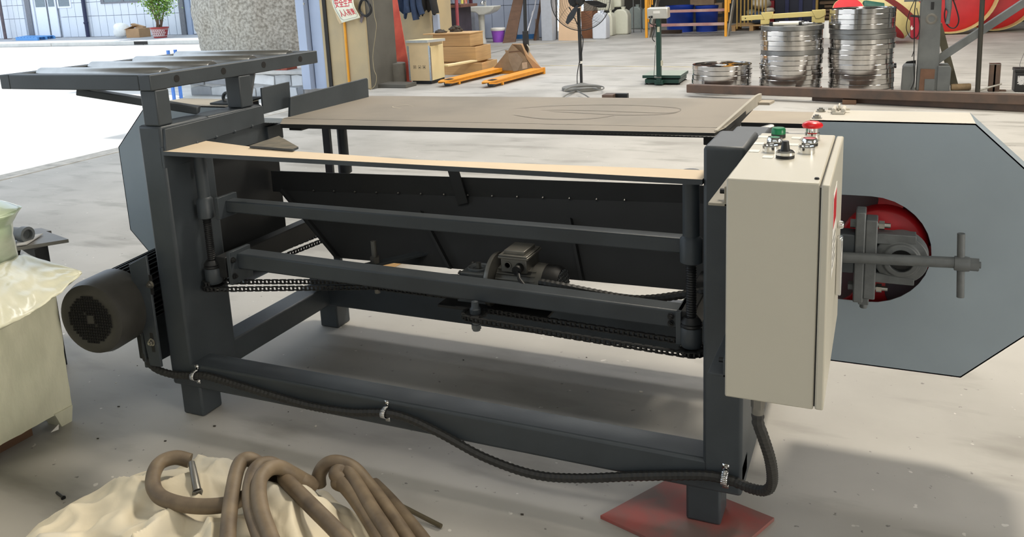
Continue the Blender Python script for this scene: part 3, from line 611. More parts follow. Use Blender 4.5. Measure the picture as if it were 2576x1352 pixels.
def btn(p, kind):
    q = at(*p, z=ZC); x, y = q.x, q.y
    if kind == 'green':
        obj('indicator_base', M().cyl((x, y, ZC), (x, y, ZC + .008), .0145, seg=24), BLACK, cab); obj('green_lamp', M().lathe([(0, .021), (.012, .021), (.0145, .018), (.0145, .008), (0, .008)], (x, y, ZC), seg=24), GREEN, cab)
    elif kind == 'stop':
        obj('stop_collar', M().lathe([(.015, 0), (.015, .012), (.013, .014), (.013, .024), (0, .024)], (x, y, ZC), seg=24), CHROME, cab)
        obj('stop_mushroom', M().lathe([(0, .037), (.012, .036), (.019, .032), (.021, .028), (.019, .024), (.010, .022), (0, .022)], (x, y, ZC), seg=28), REDB, cab)
    elif kind in ('gpush', 'rpush'):
        obj('button_base', M().cyl((x, y, ZC), (x, y, ZC + .006), .0155, seg=24), BLACK, cab)
        obj('button_bezel', M().lathe([(.0155, .006), (.0155, .010), (.013, .015), (.011, .015), (.011, .012), (0, .012)], (x, y, ZC), seg=24), CHROME, cab)
        obj('button_cap', M().cyl((x, y, ZC + .011), (x, y, ZC + .0145), .0095, seg=20), GREEN if kind == 'gpush' else mat('pale_red_button', (205, 90, 95), .3), cab)
    elif kind == 'ring':
        obj('button_bezel', M().lathe([(.0155, 0), (.0155, .012), (.0135, .014), (.012, .012), (.012, .006), (0, .006)], (x, y, ZC), seg=24), CHROME, cab)
    else:
        obj('selector_base', M().cyl((x, y, ZC), (x, y, ZC + .006), .017, seg=24), BLACK, cab); obj('selector_bezel', M().lathe([(.017, .006), (.017, .011), (.014, .014), (0, .014)], (x, y, ZC), seg=24), CHROME, cab)
        obj('selector_knob', M().lathe([(0, .032), (.006, .032), (.0085, .016), (.010, .014), (0, .014)], (x, y, ZC), seg=12), BLACK, cab)
    obj('name_plate', M().box(x - .040, x - .021, y - .012, y + .010, ZC, ZC + .0012), WHITE, cab)
    return q
btn((1958, 346), 'green'); btn((2043, 349), 'stop'); btn((1949, 363), 'gpush'); btn((2037, 366), 'rpush'); btn((1939, 382), 'ring'); btn((2029, 385), 'ring'); btn((1975, 397), 'sel')
obj('cover_screw', M().bolt((at(2055, 451, z=ZC).x, at(2055, 451, z=ZC).y, ZC), (0, 0, 1), .003, .001), BLACKM, cab)
gl = V((.155, -.285, cz0))
obj('cabinet_gland', M().cyl(gl, gl - V((0, 0, .018)), .0125, seg=6).cyl(gl - V((0, 0, .018)), gl - V((0, 0, .03)), .011, seg=16), ALU, cab)
for z in (.845, .525):
    sp('cabinet_bracket', M().box(.066, cx0 + .0, -.29, .03, z, z + .005).box(cx0 - .005, cx0, -.29, .03, z, z + .035), [PAINT] if z < .8 else [mat('dusty_bracket', (150, 144, 130), .7, col2=(120, 116, 108), scale=8)], bevel=.001)
    sp('bracket_stud', M().cyl((.082, -.262, z + .02), (.0985, -.262, z + .02), .005, seg=8).cyl((.094, -.262, z + .02), (.0985, -.262, z + .02), .009, seg=6), BLACKM, bevel=0)
# corrugated supply hose clipped to the front beam
yc = -.0125
cp = [gl - V((0, 0, .026)), gl - V((-.001, 0, .05)), at(1916, 1090, y=-.275), at(1938, 1160, y=-.21), at(1942, 1215, y=-.12), at(1925, 1235, y=-.08), at(1890, 1230, y=-.04), at(1858, 1217, y=yc), at(1823, 1206, y=yc), at(1760, 1197, y=yc), at(1600, 1199, y=yc), at(1450, 1204, y=yc), at(1340, 1194, y=yc), at(1220, 1152, y=yc), at(1110, 1093, y=yc), at(1030, 1055, y=yc), at(968, 1040, y=yc), at(880, 1038, y=yc), at(780, 1022, y=yc), at(680, 994, y=yc), at(590, 967, y=yc), at(520, 947, y=yc), at(490, 946, y=yc), at(440, 944, y=yc - .004), at(395, 930, y=-.02), at(372, 908, y=-.02), at(366, 890, y=-.02), at(372, 860, y=.0)]
sp('supply_hose', hose(cp, .0115), RUBBER, bevel=0)
for (u, v) in ((490, 946), (968, 1040), (1823, 1206)):
    q = at(u, v, y=yc); w = .007
    pr = [(.030, 0), (.0155, 0), (.0145, .010)] + [(.0135 * math.cos(a), .0125 + .0135 * math.sin(a)) for a in [math.radians(k) for k in range(0, 181, 20)]] + [(-.0145, .010), (-.0155, 0), (-.030, 0)]
    mm = M(); 
    for (a, b_), (c2, d2_) in zip(pr, pr[1:]): mm._a([(q.x - w, -b_ - .0008, q.z + a), (q.x + w, -b_ - .0008, q.z + a), (q.x + w, -d2_ - .0008, q.z + c2), (q.x - w, -d2_ - .0008, q.z + c2)], [(0, 1, 2, 3)])
    hc = sp('hose_clip', mm, CHROME, bevel=0, solid=.0014)
    for s in (1, -1): obj('clip_screw', M().lathe([(0, .003), (.003, .002), (.004, 0)], (q.x, -.0015, q.z + s * .024), (0, -1, 0), 8), STEEL, hc)
# ================================================================== loose things
def fl_at(px, py): return at(px, py, z=0)
def zat(px, py, y): return at(px, py, y=y).z
def xat(px, py, y): return at(px, py, y=y).x
WOOD = mat('pine_board', (196, 160, 112), 0.7, var=0.12, scale=3, stretch=(1, 1, 14), bump=.05)
PLY = mat('pale_plywood', (214, 190, 150), 0.7, var=0.08, scale=5, bump=.04)
PLY2 = mat('yellowish_plywood', (222, 206, 160), 0.7, var=0.06, scale=5)
BOARDT = mat('brown_board', (98, 72, 54), 0.75, var=.18, scale=6, stretch=(1, 1, 3))
CARD = mat('cardboard', (178, 142, 104), 0.8, var=.08, scale=6)
CARD2 = mat('dull_cardboard', (150, 128, 102), 0.8, var=.12, scale=8, col2=(132, 110, 86))
YEL = mat('yellow_paint', (228, 160, 50), 0.45, var=.08, scale=8)
ORANGE = mat('orange_yellow_paint', (226, 150, 42), 0.45, var=.1, scale=12)
# ---------------------------------------------------------------- stacked band wheels
WR, WT = .31, .0495
def wheel_mesh():
    m = M(); N = 64
    pl = lambda r, n, cx=0, cy=0, z=WT * .84: [(cx + r * math.cos(2 * math.pi * k / n), cy + r * math.sin(2 * math.pi * k / n), z) for k in range(n)]
    m.plate(pl(WR - .014, N), [pl(.062, 20, .17 * math.cos(a), .17 * math.sin(a)) for a in [.4 + k * math.pi / 2 for k in range(4)]], (0, 0, -.014))
    m.lathe([(WR - .018, 0), (WR - .003, 0), (WR, .003), (WR, WT - .004), (WR - .003, WT - .001), (WR - .014, WT - .001), (WR - .018, WT - .010)], seg=N, closed=True)
    m.lathe([(.02, .008), (.075, .008), (.075, WT - .008), (.068, WT - .003), (.02, WT - .003)], seg=32, closed=True)
    return m
WST = mat('turned_steel', (200, 198, 196), 0.13, 1.0, var=.2, scale=7)
WDK = mat('grey_turned_steel', (132, 132, 130), 0.42, .9, var=.15, scale=9)
ORD = ['bottom', 'second', 'third', 'fourth', 'fifth', 'sixth', 'seventh', 'eighth', 'ninth', 'tenth', 'eleventh', 'twelfth', 'thirteenth', 'fourteenth', 'fifteenth', 'sixteenth', 'seventeenth', 'eighteenth']
wproto = [None, None]
def wheel(x, y, z, rot, label, group, dull):
    k = 1 if dull else 0
    if wproto[k] is None:
        wproto[k] = obj('band_wheel_blank', wheel_mesh(), WDK if dull else WST); o = wproto[k]
    else: o = dupmesh(wproto[k])
    o.location = (x, y, z); o.rotation_euler = (0, 0, rot); o['label'] = label; o['category'] = 'wheel'; o['group'] = group
STK = []
for nm, px_, n, dulls in (('low left stack', 1803, 6, ()), ('middle stack', 1980, 14, (8, 13)), ('tall right stack', 2160, 17, (11, 12))):
    p = fl_at(px_, 240); y = p.y + WR; STK.append((p.x, y, n * WT))
    for i in range(n):
        where = 'at the bottom' if i == 0 else ('on top' if i == n - 1 else ORD[i] + ' from the bottom')
        wheel(p.x + random.uniform(-.009, .009), y + random.uniform(-.008, .008), i * WT, random.uniform(0, 6), ('dull grey' if i in dulls else 'bright turned') + ' steel band wheel ' + where + ' of the ' + nm, 'band wheels of the ' + nm, i in dulls)
# gas cylinders and pale yellow arm on the middle stack
sx_, sy_, sz_ = STK[1]
WCYL = mat('white_cylinder', (226, 222, 208), .35, var=.04)
def actuator(px0, px1, py, y, z, label, rod):
    a, b_ = xat(px0, py, y), xat(px1, py, y); t = thing('actuator', label, 'actuator', ((a + b_) / 2, y, z), 'actuators on the middle wheel stack'); r = .020
    obj('barrel', M().cyl((a + .03, y, z + r), (b_ - .05, y, z + r), r * .9, seg=20), WCYL, t)
    obj('end_cap', M().box(a, a + .035, y - r, y + r, z, z + 2 * r), BLACK, t, bevel=.004)
    obj('front_cap', M().lathe([(0, 0), (r * .8, 0), (r, .01), (r, .025), (r * .7, .035), (0, .035)], (b_ - .06, y, z + r), (1, 0, 0), 18), BLACK, t)
    obj('piston_rod', M().cyl((b_ - .03, y, z + r), (b_ + rod, y, z + r), .008, seg=12).cyl((b_ + rod, y - .01, z + r), (b_ + rod, y + .01, z + r), .013, seg=14), CHROME, t)
actuator(1936, 2024, 59, sy_ - .16, sz_ - .002, 'white actuator cylinder lying at the front edge of the middle wheel stack', .09)
actuator(1952, 2030, 50, sy_ - .02, sz_ - .002, 'shorter white actuator cylinder lying behind the front one on the middle stack', .01)
PALE = mat('pale_yellow_arm', (214, 196, 128), .45, var=.06, scale=5)
ya = sy_ + .16; zt_ = sz_ + .001
t = thing('lifting_arm', 'pale yellow steel arm with two welded brackets lying across the middle wheel stack', 'arm', (sx_, ya, sz_))
xa, xb = xat(1866, 45, ya), xat(2077, 30, ya); za, zb = zat(1870, 46, ya), zat(2070, 33, ya)
obj('arm_tube', M().bar((xa, ya, za), (xb, ya, zb), .05, .05), PALE, t, bevel=.004)
obj('tube_bore', M().cyl((xat(1876, 46, ya), ya - .0252, zat(1876, 46, ya)), (xat(1876, 46, ya), ya - .02, zat(1876, 46, ya)), .007, seg=12), BLACK, t)
def brk(p0, p1, q0, q1): return M().prism([at(p0, q0, y=ya - .032), at(p1, q0 - 2, y=ya - .032), at(p1 - 2, q1 - 6, y=ya - .032), at(p1 - 14, q1, y=ya - .032), at(p0 + 10, q1, y=ya - .032)], (0, .064, 0))
obj('bracket', brk(1914, 1944, 32, 51), PALE, t, bevel=.002); obj('bracket', brk(2042, 2076, 26, 46), PALE, t, bevel=.002)
obj('foot_block', M().box(xat(1914, 55, ya), xat(1936, 55, ya), ya - .03, ya + .03, zt_, za - .02), PALE, t, bevel=.002)
obj('foot_block', M().box(xat(2042, 55, ya), xat(2074, 55, ya), ya - .02, ya + .03, zat(2060, 57, ya), zb - .02), PALE, t, bevel=.002)
# ---------------------------------------------------------------- steel bars on the floor
BROWN = mat('rusty_tube', (104, 84, 72), .6, .35, var=.2, scale=7, col2=(82, 72, 66), bump=.05)
def tubebar(p0, p1, s, label):
    d = (p1 - p0); m = M().bar(p0, p1, s, s)
    o = solo('square_steel_tube', m, BROWN, label, 'steel tube', 'square steel tubes on the floor', loc=(p0 + p1) / 2 - V((0, 0, s / 2)), bevel=.006)
    return o
s = .085
q0, q1 = fl_at(2045, 254) + V((0, s / 2, s / 2)), fl_at(2900, 300) + V((0, s / 2, s / 2))
tubebar(q0, q1, s, 'lower rusty square steel tube lying on the floor, its left end further right')
u0 = at(1731, 222, y=q0.y + .17); u1 = at(2700, 254, y=q1.y + .12)
tubebar(u0, u1, .085, 'upper rusty square steel tube reaching left in front of the wheel stacks')
for px_, col_ in ((1760, 'left'), (2200, 'right')):
    g = lerp(u0, u1, (px_ - 1731) / (2700 - 1731)); zz = g.z - .0425
    if px_ > 2000: zz -= .012; solo('wood_packer', M().box(g.x - .06, g.x + .06, g.y - .05, g.y + .06, 0, zz), BOARDT, 'small dark packer block under the upper steel tube', 'block', bevel=.004)
if 0: solo('wood_packer', M().box(g.x - .05, g.x + .05, g.y - .05, g.y + .06, 0, g.z - .0425), BOARDT, 'small dark packer block under the upper tube beside the middle stack', 'block', bevel=.004)
# cut channel offcut near the fan
p = fl_at(1516, 251)
t = thing('channel_offcut', 'short dark offcut of steel channel on the floor beside the fan base', 'offcut', p)
xa, xb, xc = xat(1514, 245, p.y), xat(1541, 245, p.y), xat(1571, 245, p.y); h_ = zat(1516, 239, p.y)
obj('web', M().box(xa, xb, p.y, p.y + .16, 0, h_), BROWN, t, bevel=.003)
obj('flange', M().box(xb, xc, p.y + .10, p.y + .16, 0, h_).box(xb, xc, p.y, p.y + .12, 0, h_ * .12), BLACKM, t, bevel=.002)
# ---------------------------------------------------------------- pedestal fan
p = fl_at(1463, 226); fx, fy = p.x, p.y
t = thing('pedestal_fan', 'black industrial pedestal fan with round wire cage on the concrete floor', 'fan', p)
FB = mat('fan_grey_base', (112, 112, 108), .6, var=.15, scale=8)
obj('base', M().lathe([(0, .085), (.03, .08), (.10, .06), (.19, .044), (.215, .040), (.226, .034), (.226, .006), (.22, 0), (0, 0)], p, seg=48), FB, t)
FBK = mat('fan_black', (34, 35, 36), .45, var=.15)
zp = zat(1460, 158, fy)
obj('pole', M().cyl((fx, fy, .04), (fx, fy, zp), .016, seg=16), FBK, t)
obj('pole_ring', M().lathe([(.016, 0), (.02, .002), (.02, .03), (.016, .032)], (fx, fy, zp - .01), seg=16), WHITE, t)
obj('upper_pole', M().cyl((fx, fy, zp), (fx - .01, fy, zat(1460, 20, fy)), .020, seg=16), FBK, t)
hub = at(1460, 2, y=fy - .10); ax = V((.22, -.97, -.06)).normalized()
obj('motor_pod', M().lathe([(0, -.10), (.07, -.09), (.095, -.04), (.095, .03), (.05, .05), (0, .05)], hub + V((-.08, .10, .02)), ax, 24), FBK, t)
ur_ = V((1, 0, 0)) - ax * ax.x; ur_.normalize(); uu = ax.cross(ur_)
if uu.z < 0: uu = -uu
def fp(r, a, d): return hub + ur_ * r * math.cos(a) + uu * r * math.sin(a) + ax * d
for a0 in (math.radians(238), math.radians(-12), math.radians(108)):
    prof = [(.05, -.16), (.13, -.26), (.22, -.21), (.295, -.10), (.30, .02), (.20, .15), (.10, .2), (.05, .14)]
    pts_ = [fp(r, a0 + b_, b_ * .12) for r, b_ in prof]
    c_ = M().prism(pts_, ax * .004); obj('blade', c_, FBK, t)
obj('hub_cap', M().lathe([(0, .05), (.03, .045), (.05, .02), (.05, -.02), (0, -.02)], hub, ax, 20), FBK, t)
RC = .33
cw = M()
for k in range(1, 23):
    r = .05 + k * .0127
    d = .085 * math.sqrt(max(0, 1 - (r / RC) ** 2)); 
    cw.tube([fp(r, 2 * math.pi * j / 40, d) for j in range(40)], .0011, 4, closed=True)
    if k % 2: cw.tube([fp(r, 2 * math.pi * j / 40, -d) for j in range(40)], .0011, 4, closed=True)
obj('cage_wires', cw, FBK, t, kind='stuff')
for k in range(8):
    a = 2 * math.pi * k / 8 + .2
    obj('cage_rib', M().tube([fp(r, a + (r / RC) * .5, .085 * math.sqrt(max(0, 1 - (r / RC) ** 2)) + .002) for r in (.05, .1, .15, .2, .25, .29, .32, .33)], .0016, 5), FBK, t)
obj('cage_rim', M().tube([fp(RC, 2 * math.pi * j / 48, 0) for j in range(48)], .005, 6, closed=True), FBK, t)
obj('support_strut', M().tube([at(1432, 18, y=fy - .03), at(1455, 66, y=fy - .02), (fx, fy, zat(1460, 90, fy))], .006, 6), FBK, t)
obj('power_cord', M().tube(spline([(fx + .015, fy - .02, zat(1462, 84, fy)), at(1467, 100, y=fy - .02), at(1463, 135, y=fy - .02), (fx - .01, fy - .02, zp + .01), at(1452, 190, y=fy - .02), at(1453, 229, y=fy - .05)], 6), .005, 6), BLACK, t)
def gnd(l, z=.012): return [at(x, y, z=z) for x, y in l]
obj('floor_cord', M().tube(spline([at(1453, 229, y=fy - .05), at(1430, 236, z=.03), at(1412, 248, z=.012), at(1400, 256, z=.01)], 8), .009, 6).tube(spline([at(1453, 230, z=.045), at(1470, 238, z=.035), at(1488, 250, z=.012)], 6), .008, 6).tube(spline([at(1418, 228, z=.05), at(1440, 219, z=.06), at(1475, 216, z=.06), at(1512, 217, z=.05), at(1519, 222, z=.05), at(1510, 226, z=.05), at(1490, 222, z=.055), at(1465, 224, z=.06), at(1440, 226, z=.045), at(1418, 229, z=.05)], 6), .0075, 6), FB, t)
# ---------------------------------------------------------------- pallet jack wrapped in cardboard
t1_, t2_ = fl_at(1128, 216), fl_at(1222, 222); bk = fl_at(1356, 186); fdir = (bk - t2_).normalized(); L = (bk - t2_).length; sd = V((fdir.y, -fdir.x, 0))
wid = abs((t1_ - t2_).dot(sd))
t = thing('pallet_jack', 'orange yellow hand pallet jack with cardboard taped over its pump', 'pallet jack', (t2_ + fdir * L * .6) - V((0, 0, 0)))
def jk(u, s_, z): return t2_ + fdir * u - sd * s_ + V((0, 0, z))
for s0 in (0, wid):
    m = M().prism([jk(.0, s0 - .05, .075), jk(0.0, s0 + .05, .075), jk(.12, s0 + .085, .08), jk(L, s0 + .085, .085), jk(L, s0 - .085, .085), jk(.12, s0 - .085, .08)], (0, 0, -.012))
    for q in (-1, 1): m.prism([jk(.0, s0 + q * .05, .075), jk(.12, s0 + q * .083, .08), jk(L, s0 + q * .083, .085), jk(L, s0 + q * .083, .035), jk(.12, s0 + q * .083, .035), jk(.0, s0 + q * .05, .05)], -sd * .004)
    fk = obj('fork', m, ORANGE, t)
    obj('fork_opening', M().prism([jk(.11, s0 - .035, .082), jk(.11, s0 + .035, .082), jk(.24, s0 + .04, .083), jk(.24, s0 - .04, .083)], (0, 0, .001)), DARKG, fk)
    obj('load_roller', M().cyl(jk(.15, s0 - .04, .036), jk(.15, s0 + .04, .036), .036, seg=18), CAST, t)
    obj('entry_roller', M().cyl(jk(.30, s0 - .085, .022), jk(.30, s0 - .06, .022), .02, seg=12), ORANGE, t)
obj('head_frame', M().prism([jk(L - .02, -.09, .0), jk(L - .02, wid + .09, .0), jk(L - .02, wid + .09, .09), jk(L - .02, -.09, .09)], fdir * .04), ORANGE, t, bevel=.004)
def jp(px_, py_, u): 
    # on the vertical plane across the forks at distance u from the fork tips
    d_ = CF * FPX + CR * (px_ - CX) - CU * (py_ - CY); o_ = t2_ + fdir * u
    return CAM + d_ * ((o_ - CAM).dot(fdir) / d_.dot(fdir))
ca = [(1237, 177), (1272, 133), (1270, 126), (1278, 127), (1288, 111), (1311, 112), (1326, 152), (1345, 180), (1313, 178)]
obj('cardboard_front', M().prism([jp(x, y, L - .05) for x, y in ca], fdir * .01), CARD2, t)
obj('cardboard_flap', M().prism([jp(1288, 111, L - .05), jp(1312, 112, L - .05), jp(1325, 145, L - .05), jp(1364, 176, L - .02), jp(1365, 187, L - .02), jp(1360, 172, L + .12), jp(1330, 140, L + .15), jp(1316, 110, L + .12)], V((.004, .01, .004))), CARD, t)
obj('cardboard_side', M().prism([jp(1311, 112, L - .06), jp(1327, 140, L - .06), jp(1363, 172, L - .06), jp(1363, 184, L - .06), jp(1345, 178, L - .06), jp(1325, 148, L - .06)], fdir * .01), CARD, t)
obj('tape_strip', M().prism([jp(x, y, L - .053) for x, y in ((1278, 136), (1300, 133), (1316, 150), (1312, 158), (1302, 178), (1292, 180), (1280, 152))], fdir * .001), mat('brown_tape', (150, 130, 108), .3, var=.1, scale=20), t)
obj('paper_patch', M().prism([jp(x, y, L - .056) for x, y in ((1313, 158), (1326, 156), (1327, 172), (1314, 174))], fdir * .001), mat('paper_patch', (196, 168, 140), .6), t)
obj('tape_ink', M().prism([jp(x, y, L - .054) for x, y in ((1280, 130), (1310, 127), (1310, 129.5), (1280, 132.5))], fdir * .0005), BOARDT, t)
ph = at(1323, 110, y=(t2_ + fdir * (L + .1)).y)
obj('pump_column', M().box(ph.x - .035, ph.x + .035, ph.y - .03, ph.y + .03, .1, zat(1322, 78, ph.y)), FBK, t, bevel=.004)
obj('handle_bar', M().bar((ph.x, ph.y, zat(1322, 80, ph.y)), (xat(1321, 0, ph.y), ph.y, 1.35), .038, .038), FBK, t, bevel=.004)
obj('steer_wheel', M().cyl((ph.x - .04, ph.y, .09), (ph.x + .04, ph.y, .09), .09, seg=20), BLACK, t)
obj('release_wire', M().tube(spline([(ph.x + .03, ph.y - .03, zat(1330, 112, ph.y)), at(1332, 124, y=ph.y - .05), at(1328, 138, y=ph.y - .05)], 6), .009, 6), mat('dull_wire', (170, 165, 150), .5), t)
# ---------------------------------------------------------------- platform scale
p = fl_at(1672, 214); y0 = p.y
GRN = mat('dark_green_paint', (26, 62, 52), .42, var=.1)
t = thing('platform_scale', 'dark green platform scale with a silver indicator head on its post', 'scale', p)
a, b_ = xat(1616, 200, y0), xat(1712, 200, y0); dpt = .50
sk = at(1731, 180, z=.10); dv = V((sk.x - b_, .52, 0))
obj('platform', M().prism([(a, y0, .078), (b_, y0, .078), V((b_, y0, .078)) + dv, V((a, y0, .078)) + dv], (0, 0, .035), top=1), [GRN, mat('scale_plate', (150, 158, 146), .6, var=.05)], t, bevel=.002)
obj('base_frame', M().prism([(a + .03, y0, .02), (b_ - .02, y0, .02), V((b_ - .02, y0, .02)) + dv, V((a + .03, y0, .02)) + dv], (0, 0, .045)), GRN, t, bevel=.002)
for u in (.08, .92):
    for v in (.06, .9):
        q = V((a + (b_ - a) * u, y0 + .02, 0)) + dv * v; obj('foot', M().lathe([(0, 0), (.022, 0), (.022, .008), (.008, .012), (.008, .025), (0, .025)], q, seg=14), BLACKM, t)
mx0 = xat(1658, 120, y0); yq = y0 - .035
pr0, pr1 = at(1658, 205, y=yq), at(1658, 40, y=yq)
obj('post', M().box(pr0.x - .025, pr0.x + .025, yq - .03, yq + .03, .03, zat(1658, 44, yq)), GRN, t, bevel=.003)
obj('post_bracket', M().box(pr0.x - .05, pr0.x + .05, yq - .025, yq + .04, .012, .06).box(pr0.x - .045, pr0.x + .03, yq - .032, yq - .02, .08, .105), GRN, t, bevel=.003)
obj('clamp_bolt', M().cyl((pr0.x - .045, yq - .035, .098), (pr0.x + .04, yq - .035, .098), .007, seg=8), STEEL, t)
zi0, zi1 = zat(1650, 47, yq), zat(1650, 20, yq)
ia, ib = xat(1631, 30, yq), xat(1683, 30, yq)
obj('indicator', M().prism([(ia, yq - .06, zi0), (ia, yq + .07, zi0 + .01), (ia, yq + .05, zi1 + .01), (ia, yq - .07, zi1)], (ib - ia, 0, 0)), mat('silver_case', (200, 198, 190), .35, .5, var=.06), t, bevel=.012)
obj('indicator_label', M().box(ia + .075, ia + .15, yq - .0715, yq - .066, zi0 + .062, zi0 + .09), WHITE, t)
obj('indicator_port', M().box(ia + .02, ia + .035, yq - .069, yq - .06, zi0 + .012, zi0 + .032).box(ia + .042, ia + .066, yq - .070, yq - .058, zi0 + .010, zi0 + .036), BLACK, t)
obj('signal_cable', M().tube(spline([(ia + .05, yq - .07, zi0 + .02), (ia + .04, yq - .1, zi0 - .04), (pr0.x - .01, yq - .04, zi0 - .09), (pr0.x - .05, yq - .04, zi0 - .06), (pr0.x - .04, yq - .05, zi0 - .14), (pr0.x - .06, yq - .05, zi0 - .22), (pr0.x - .035, yq - .04, zi0 - .26)], 6), .005, 6).tube(spline([(pr0.x - .03, yq - .04, zi0 - .3), (pr0.x - .035, yq - .05, .3), (pr0.x - .05, yq - .04, .1)], 5), .003, 5), BLACK, t)
obj('tie_tag', M().box(pr0.x + .028, pr0.x + .045, yq - .03, yq + .01, .23, .29).box(pr0.x - .01, pr0.x + .02, yq - .034, yq - .03, zi0 - .15, zi0 - .09), mat('film_tag', (196, 192, 170), .3), t)
# ---------------------------------------------------------------- crates by the pier
def crate_box(name, m, mt, par, **k): return obj(name, m, mt, par, bevel=.003, **k)
p0 = fl_at(1031, 212); p1 = fl_at(1083, 212); y0 = p0.y; zc = .045
zt0 = zat(1030, 108, y0)
x0, x1 = p0.x, xat(1083, 160, y0); bk_ = at(1120, 190, z=zc); dx, dy = max(.05, xat(1117, 150, y0 + .42) - x1), .42
t = thing('shipping_crate', 'tall pale plywood export crate with handling marks and a loose lid', 'crate', ((x0 + x1) / 2, y0 + .2, 0))
dvec = V((-.03, dy, 0))
crate_box('front_panel', M().prism([(x0, y0, zc), (x1, y0, zc), (x1, y0, zt0), (x0, y0, zt0)], (0, .012, 0)), PLY, t)
crate_box('side_panel', M().prism([(x1 - .012, y0 + .005, zc), V((x1 - .012, y0, zc)) + dvec, V((x1 - .012, y0, zt0 - .05)) + dvec, (x1 - .012, y0 + .005, zt0 - .05)], (.012, 0, 0)), PLY2, t)
crate_box('side_panel', M().prism([(x0, y0 + .012, zc), V((x0, y0, zc)) + dvec, V((x0, y0, zt0)) + dvec, (x0, y0 + .012, zt0)], (.012, 0, 0)), PLY, t)
crate_box('back_panel', M().prism([V((x0, y0, zc)) + dvec, V((x1, y0, zc)) + dvec, V((x1, y0, zt0)) + dvec, V((x0, y0, zt0)) + dvec], (0, -.012, 0)), PLY, t)
TIN = mat('tin_edge', (168, 174, 178), .35, .8, var=.2, scale=60)
for xx in (x0 - .001, x1 - .022): obj('tin_edge', M().box(xx, xx + .023, y0 - .0015, y0 + .001, zc, zt0 - .04), TIN, t)
obj('tin_edge', M().box(x1, x1 + .0015, y0, y0 + .025, zc, zt0 - .06), TIN, t)
obj('pallet_runner', M().box(x0 + .03, x1 - .02, y0 + .03, y0 + dy - .03, 0, zc), BLACK, t)
zs = zat(1055, 169, y0)
INK = mat('print_ink', (52, 46, 40), .8)
for k, cxm in enumerate((1043.5, 1055.5, 1067)):
    xm = xat(cxm, 169, y0); h2 = .021; yy = y0 - .0008
    obj('mark_frame', M().plate([(xm - h2, yy, zs - h2), (xm + h2, yy, zs - h2), (xm + h2, yy, zs + h2), (xm - h2, yy, zs + h2)], [[(xm - h2 + .003, yy, zs - h2 + .003), (xm + h2 - .003, yy, zs - h2 + .003), (xm + h2 - .003, yy, zs + h2 - .003), (xm - h2 + .003, yy, zs + h2 - .003)]], (0, .0006, 0)), INK, t, smooth=0)
    m = M()
    P_ = lambda l: m.prism([(xm + a, yy, zs + b_) for a, b_ in l], (0, .0006, 0))
    if k == 0:
        for s_ in (-.008, .008): P_([(s_ - .003, -.013), (s_ + .003, -.013), (s_ + .003, .005), (s_ + .006, .005), (s_, .014), (s_ - .006, .005), (s_ - .003, .005)])
    elif k == 1:
        P_([(-.012, .003), (.012, .003), (.009, -.006), (.002, -.009), (-.002, -.009), (-.009, -.006)]); P_([(-.002, -.009), (.002, -.009), (.006, -.014), (-.006, -.014)])
    else:
        P_([(0, .014), (.006, .006), (.009, -.004), (.006, -.011), (0, -.013), (-.006, -.011), (-.009, -.004), (-.006, .006)])
    obj('mark_sign', m, INK, t, smooth=0)
zl = zt0
lid = solo('crate_lid', M().prism([(x0 - .005, y0 - .03, zl), (x1 - .01, y0 - .03, zl), (x1 + .09, y0 + .27, zl + .0), (x0 + .12, y0 + .27, zl)], (0, 0, .035), top=1), [mat('lid_edge', (172, 176, 176), .6), PLY2], 'loose plywood lid lying askew on the tall plywood crate', 'lid', bevel=.002)
# open pine boxes stacked behind
yb = y0 + 1.05
def pinebox(px0, px1, pyt, zb_, y, label, d=.6, lid_=False, sk=.0):
    xa, xb = xat(px0, pyt + 20, y), xat(px1, pyt + 20, y); zt_ = zat(px1, pyt, y)
    t = thing('pine_box', label, 'box', ((xa + xb) / 2, y + d / 2, zb_), 'pine boxes beside the plywood crate')
    obj('front_board', M().box(xa, xb, y, y + .02, zb_, zt_), WOOD, t, bevel=.003); obj('back_board', M().box(xa, xb, y + d - .02, y + d, zb_, zt_), WOOD, t, bevel=.003)
    for xx in (xa, xb - .02): obj('end_board', M().box(xx + .0005, xx + .0195, y + .02, y + d - .02, zb_, zt_), WOOD, t, bevel=.003)
    obj('bottom_board', M().box(xa + .02, xb - .02, y + .02, y + d - .02, zb_ + .001, zb_ + .015), WOOD, t)
    return xa, xb, zt_
xa, xb, z1 = pinebox(1070, 1214, 158, 0, yb, 'long pine box at the bottom of the pile, its end nearest the pallet jack', .5)
solo('pine_plank', M().bar(at(1118, 166, z=z1 + .021), at(1192, 153, z=z1 + .021), .12, .022), PLY2, 'pale plank lying slanted across the lowest pine box', 'plank', bevel=.002)
xa, xb, z2 = pinebox(1075, 1197, 118, z1 + .002, yb + .10, 'plain pine box in the middle of the pile behind the plywood crate', .5)
xa, xb, z3 = pinebox(1090, 1183, 86, z2 + .002, yb + .14, 'pine box on top of the pile carrying dark gloves', .42)
tl = solo('pine_board_lid', M().prism([(xa - .14, yb + .10, z3 + .002), (xb + .01, yb + .12, z3 + .002), (xb, yb + .58, z3 + .002), (xa + .06, yb + .56, z3 + .002)], (0, 0, .018)), WOOD, 'pine board lying as a lid over the topmost pine box', 'board', bevel=.002)
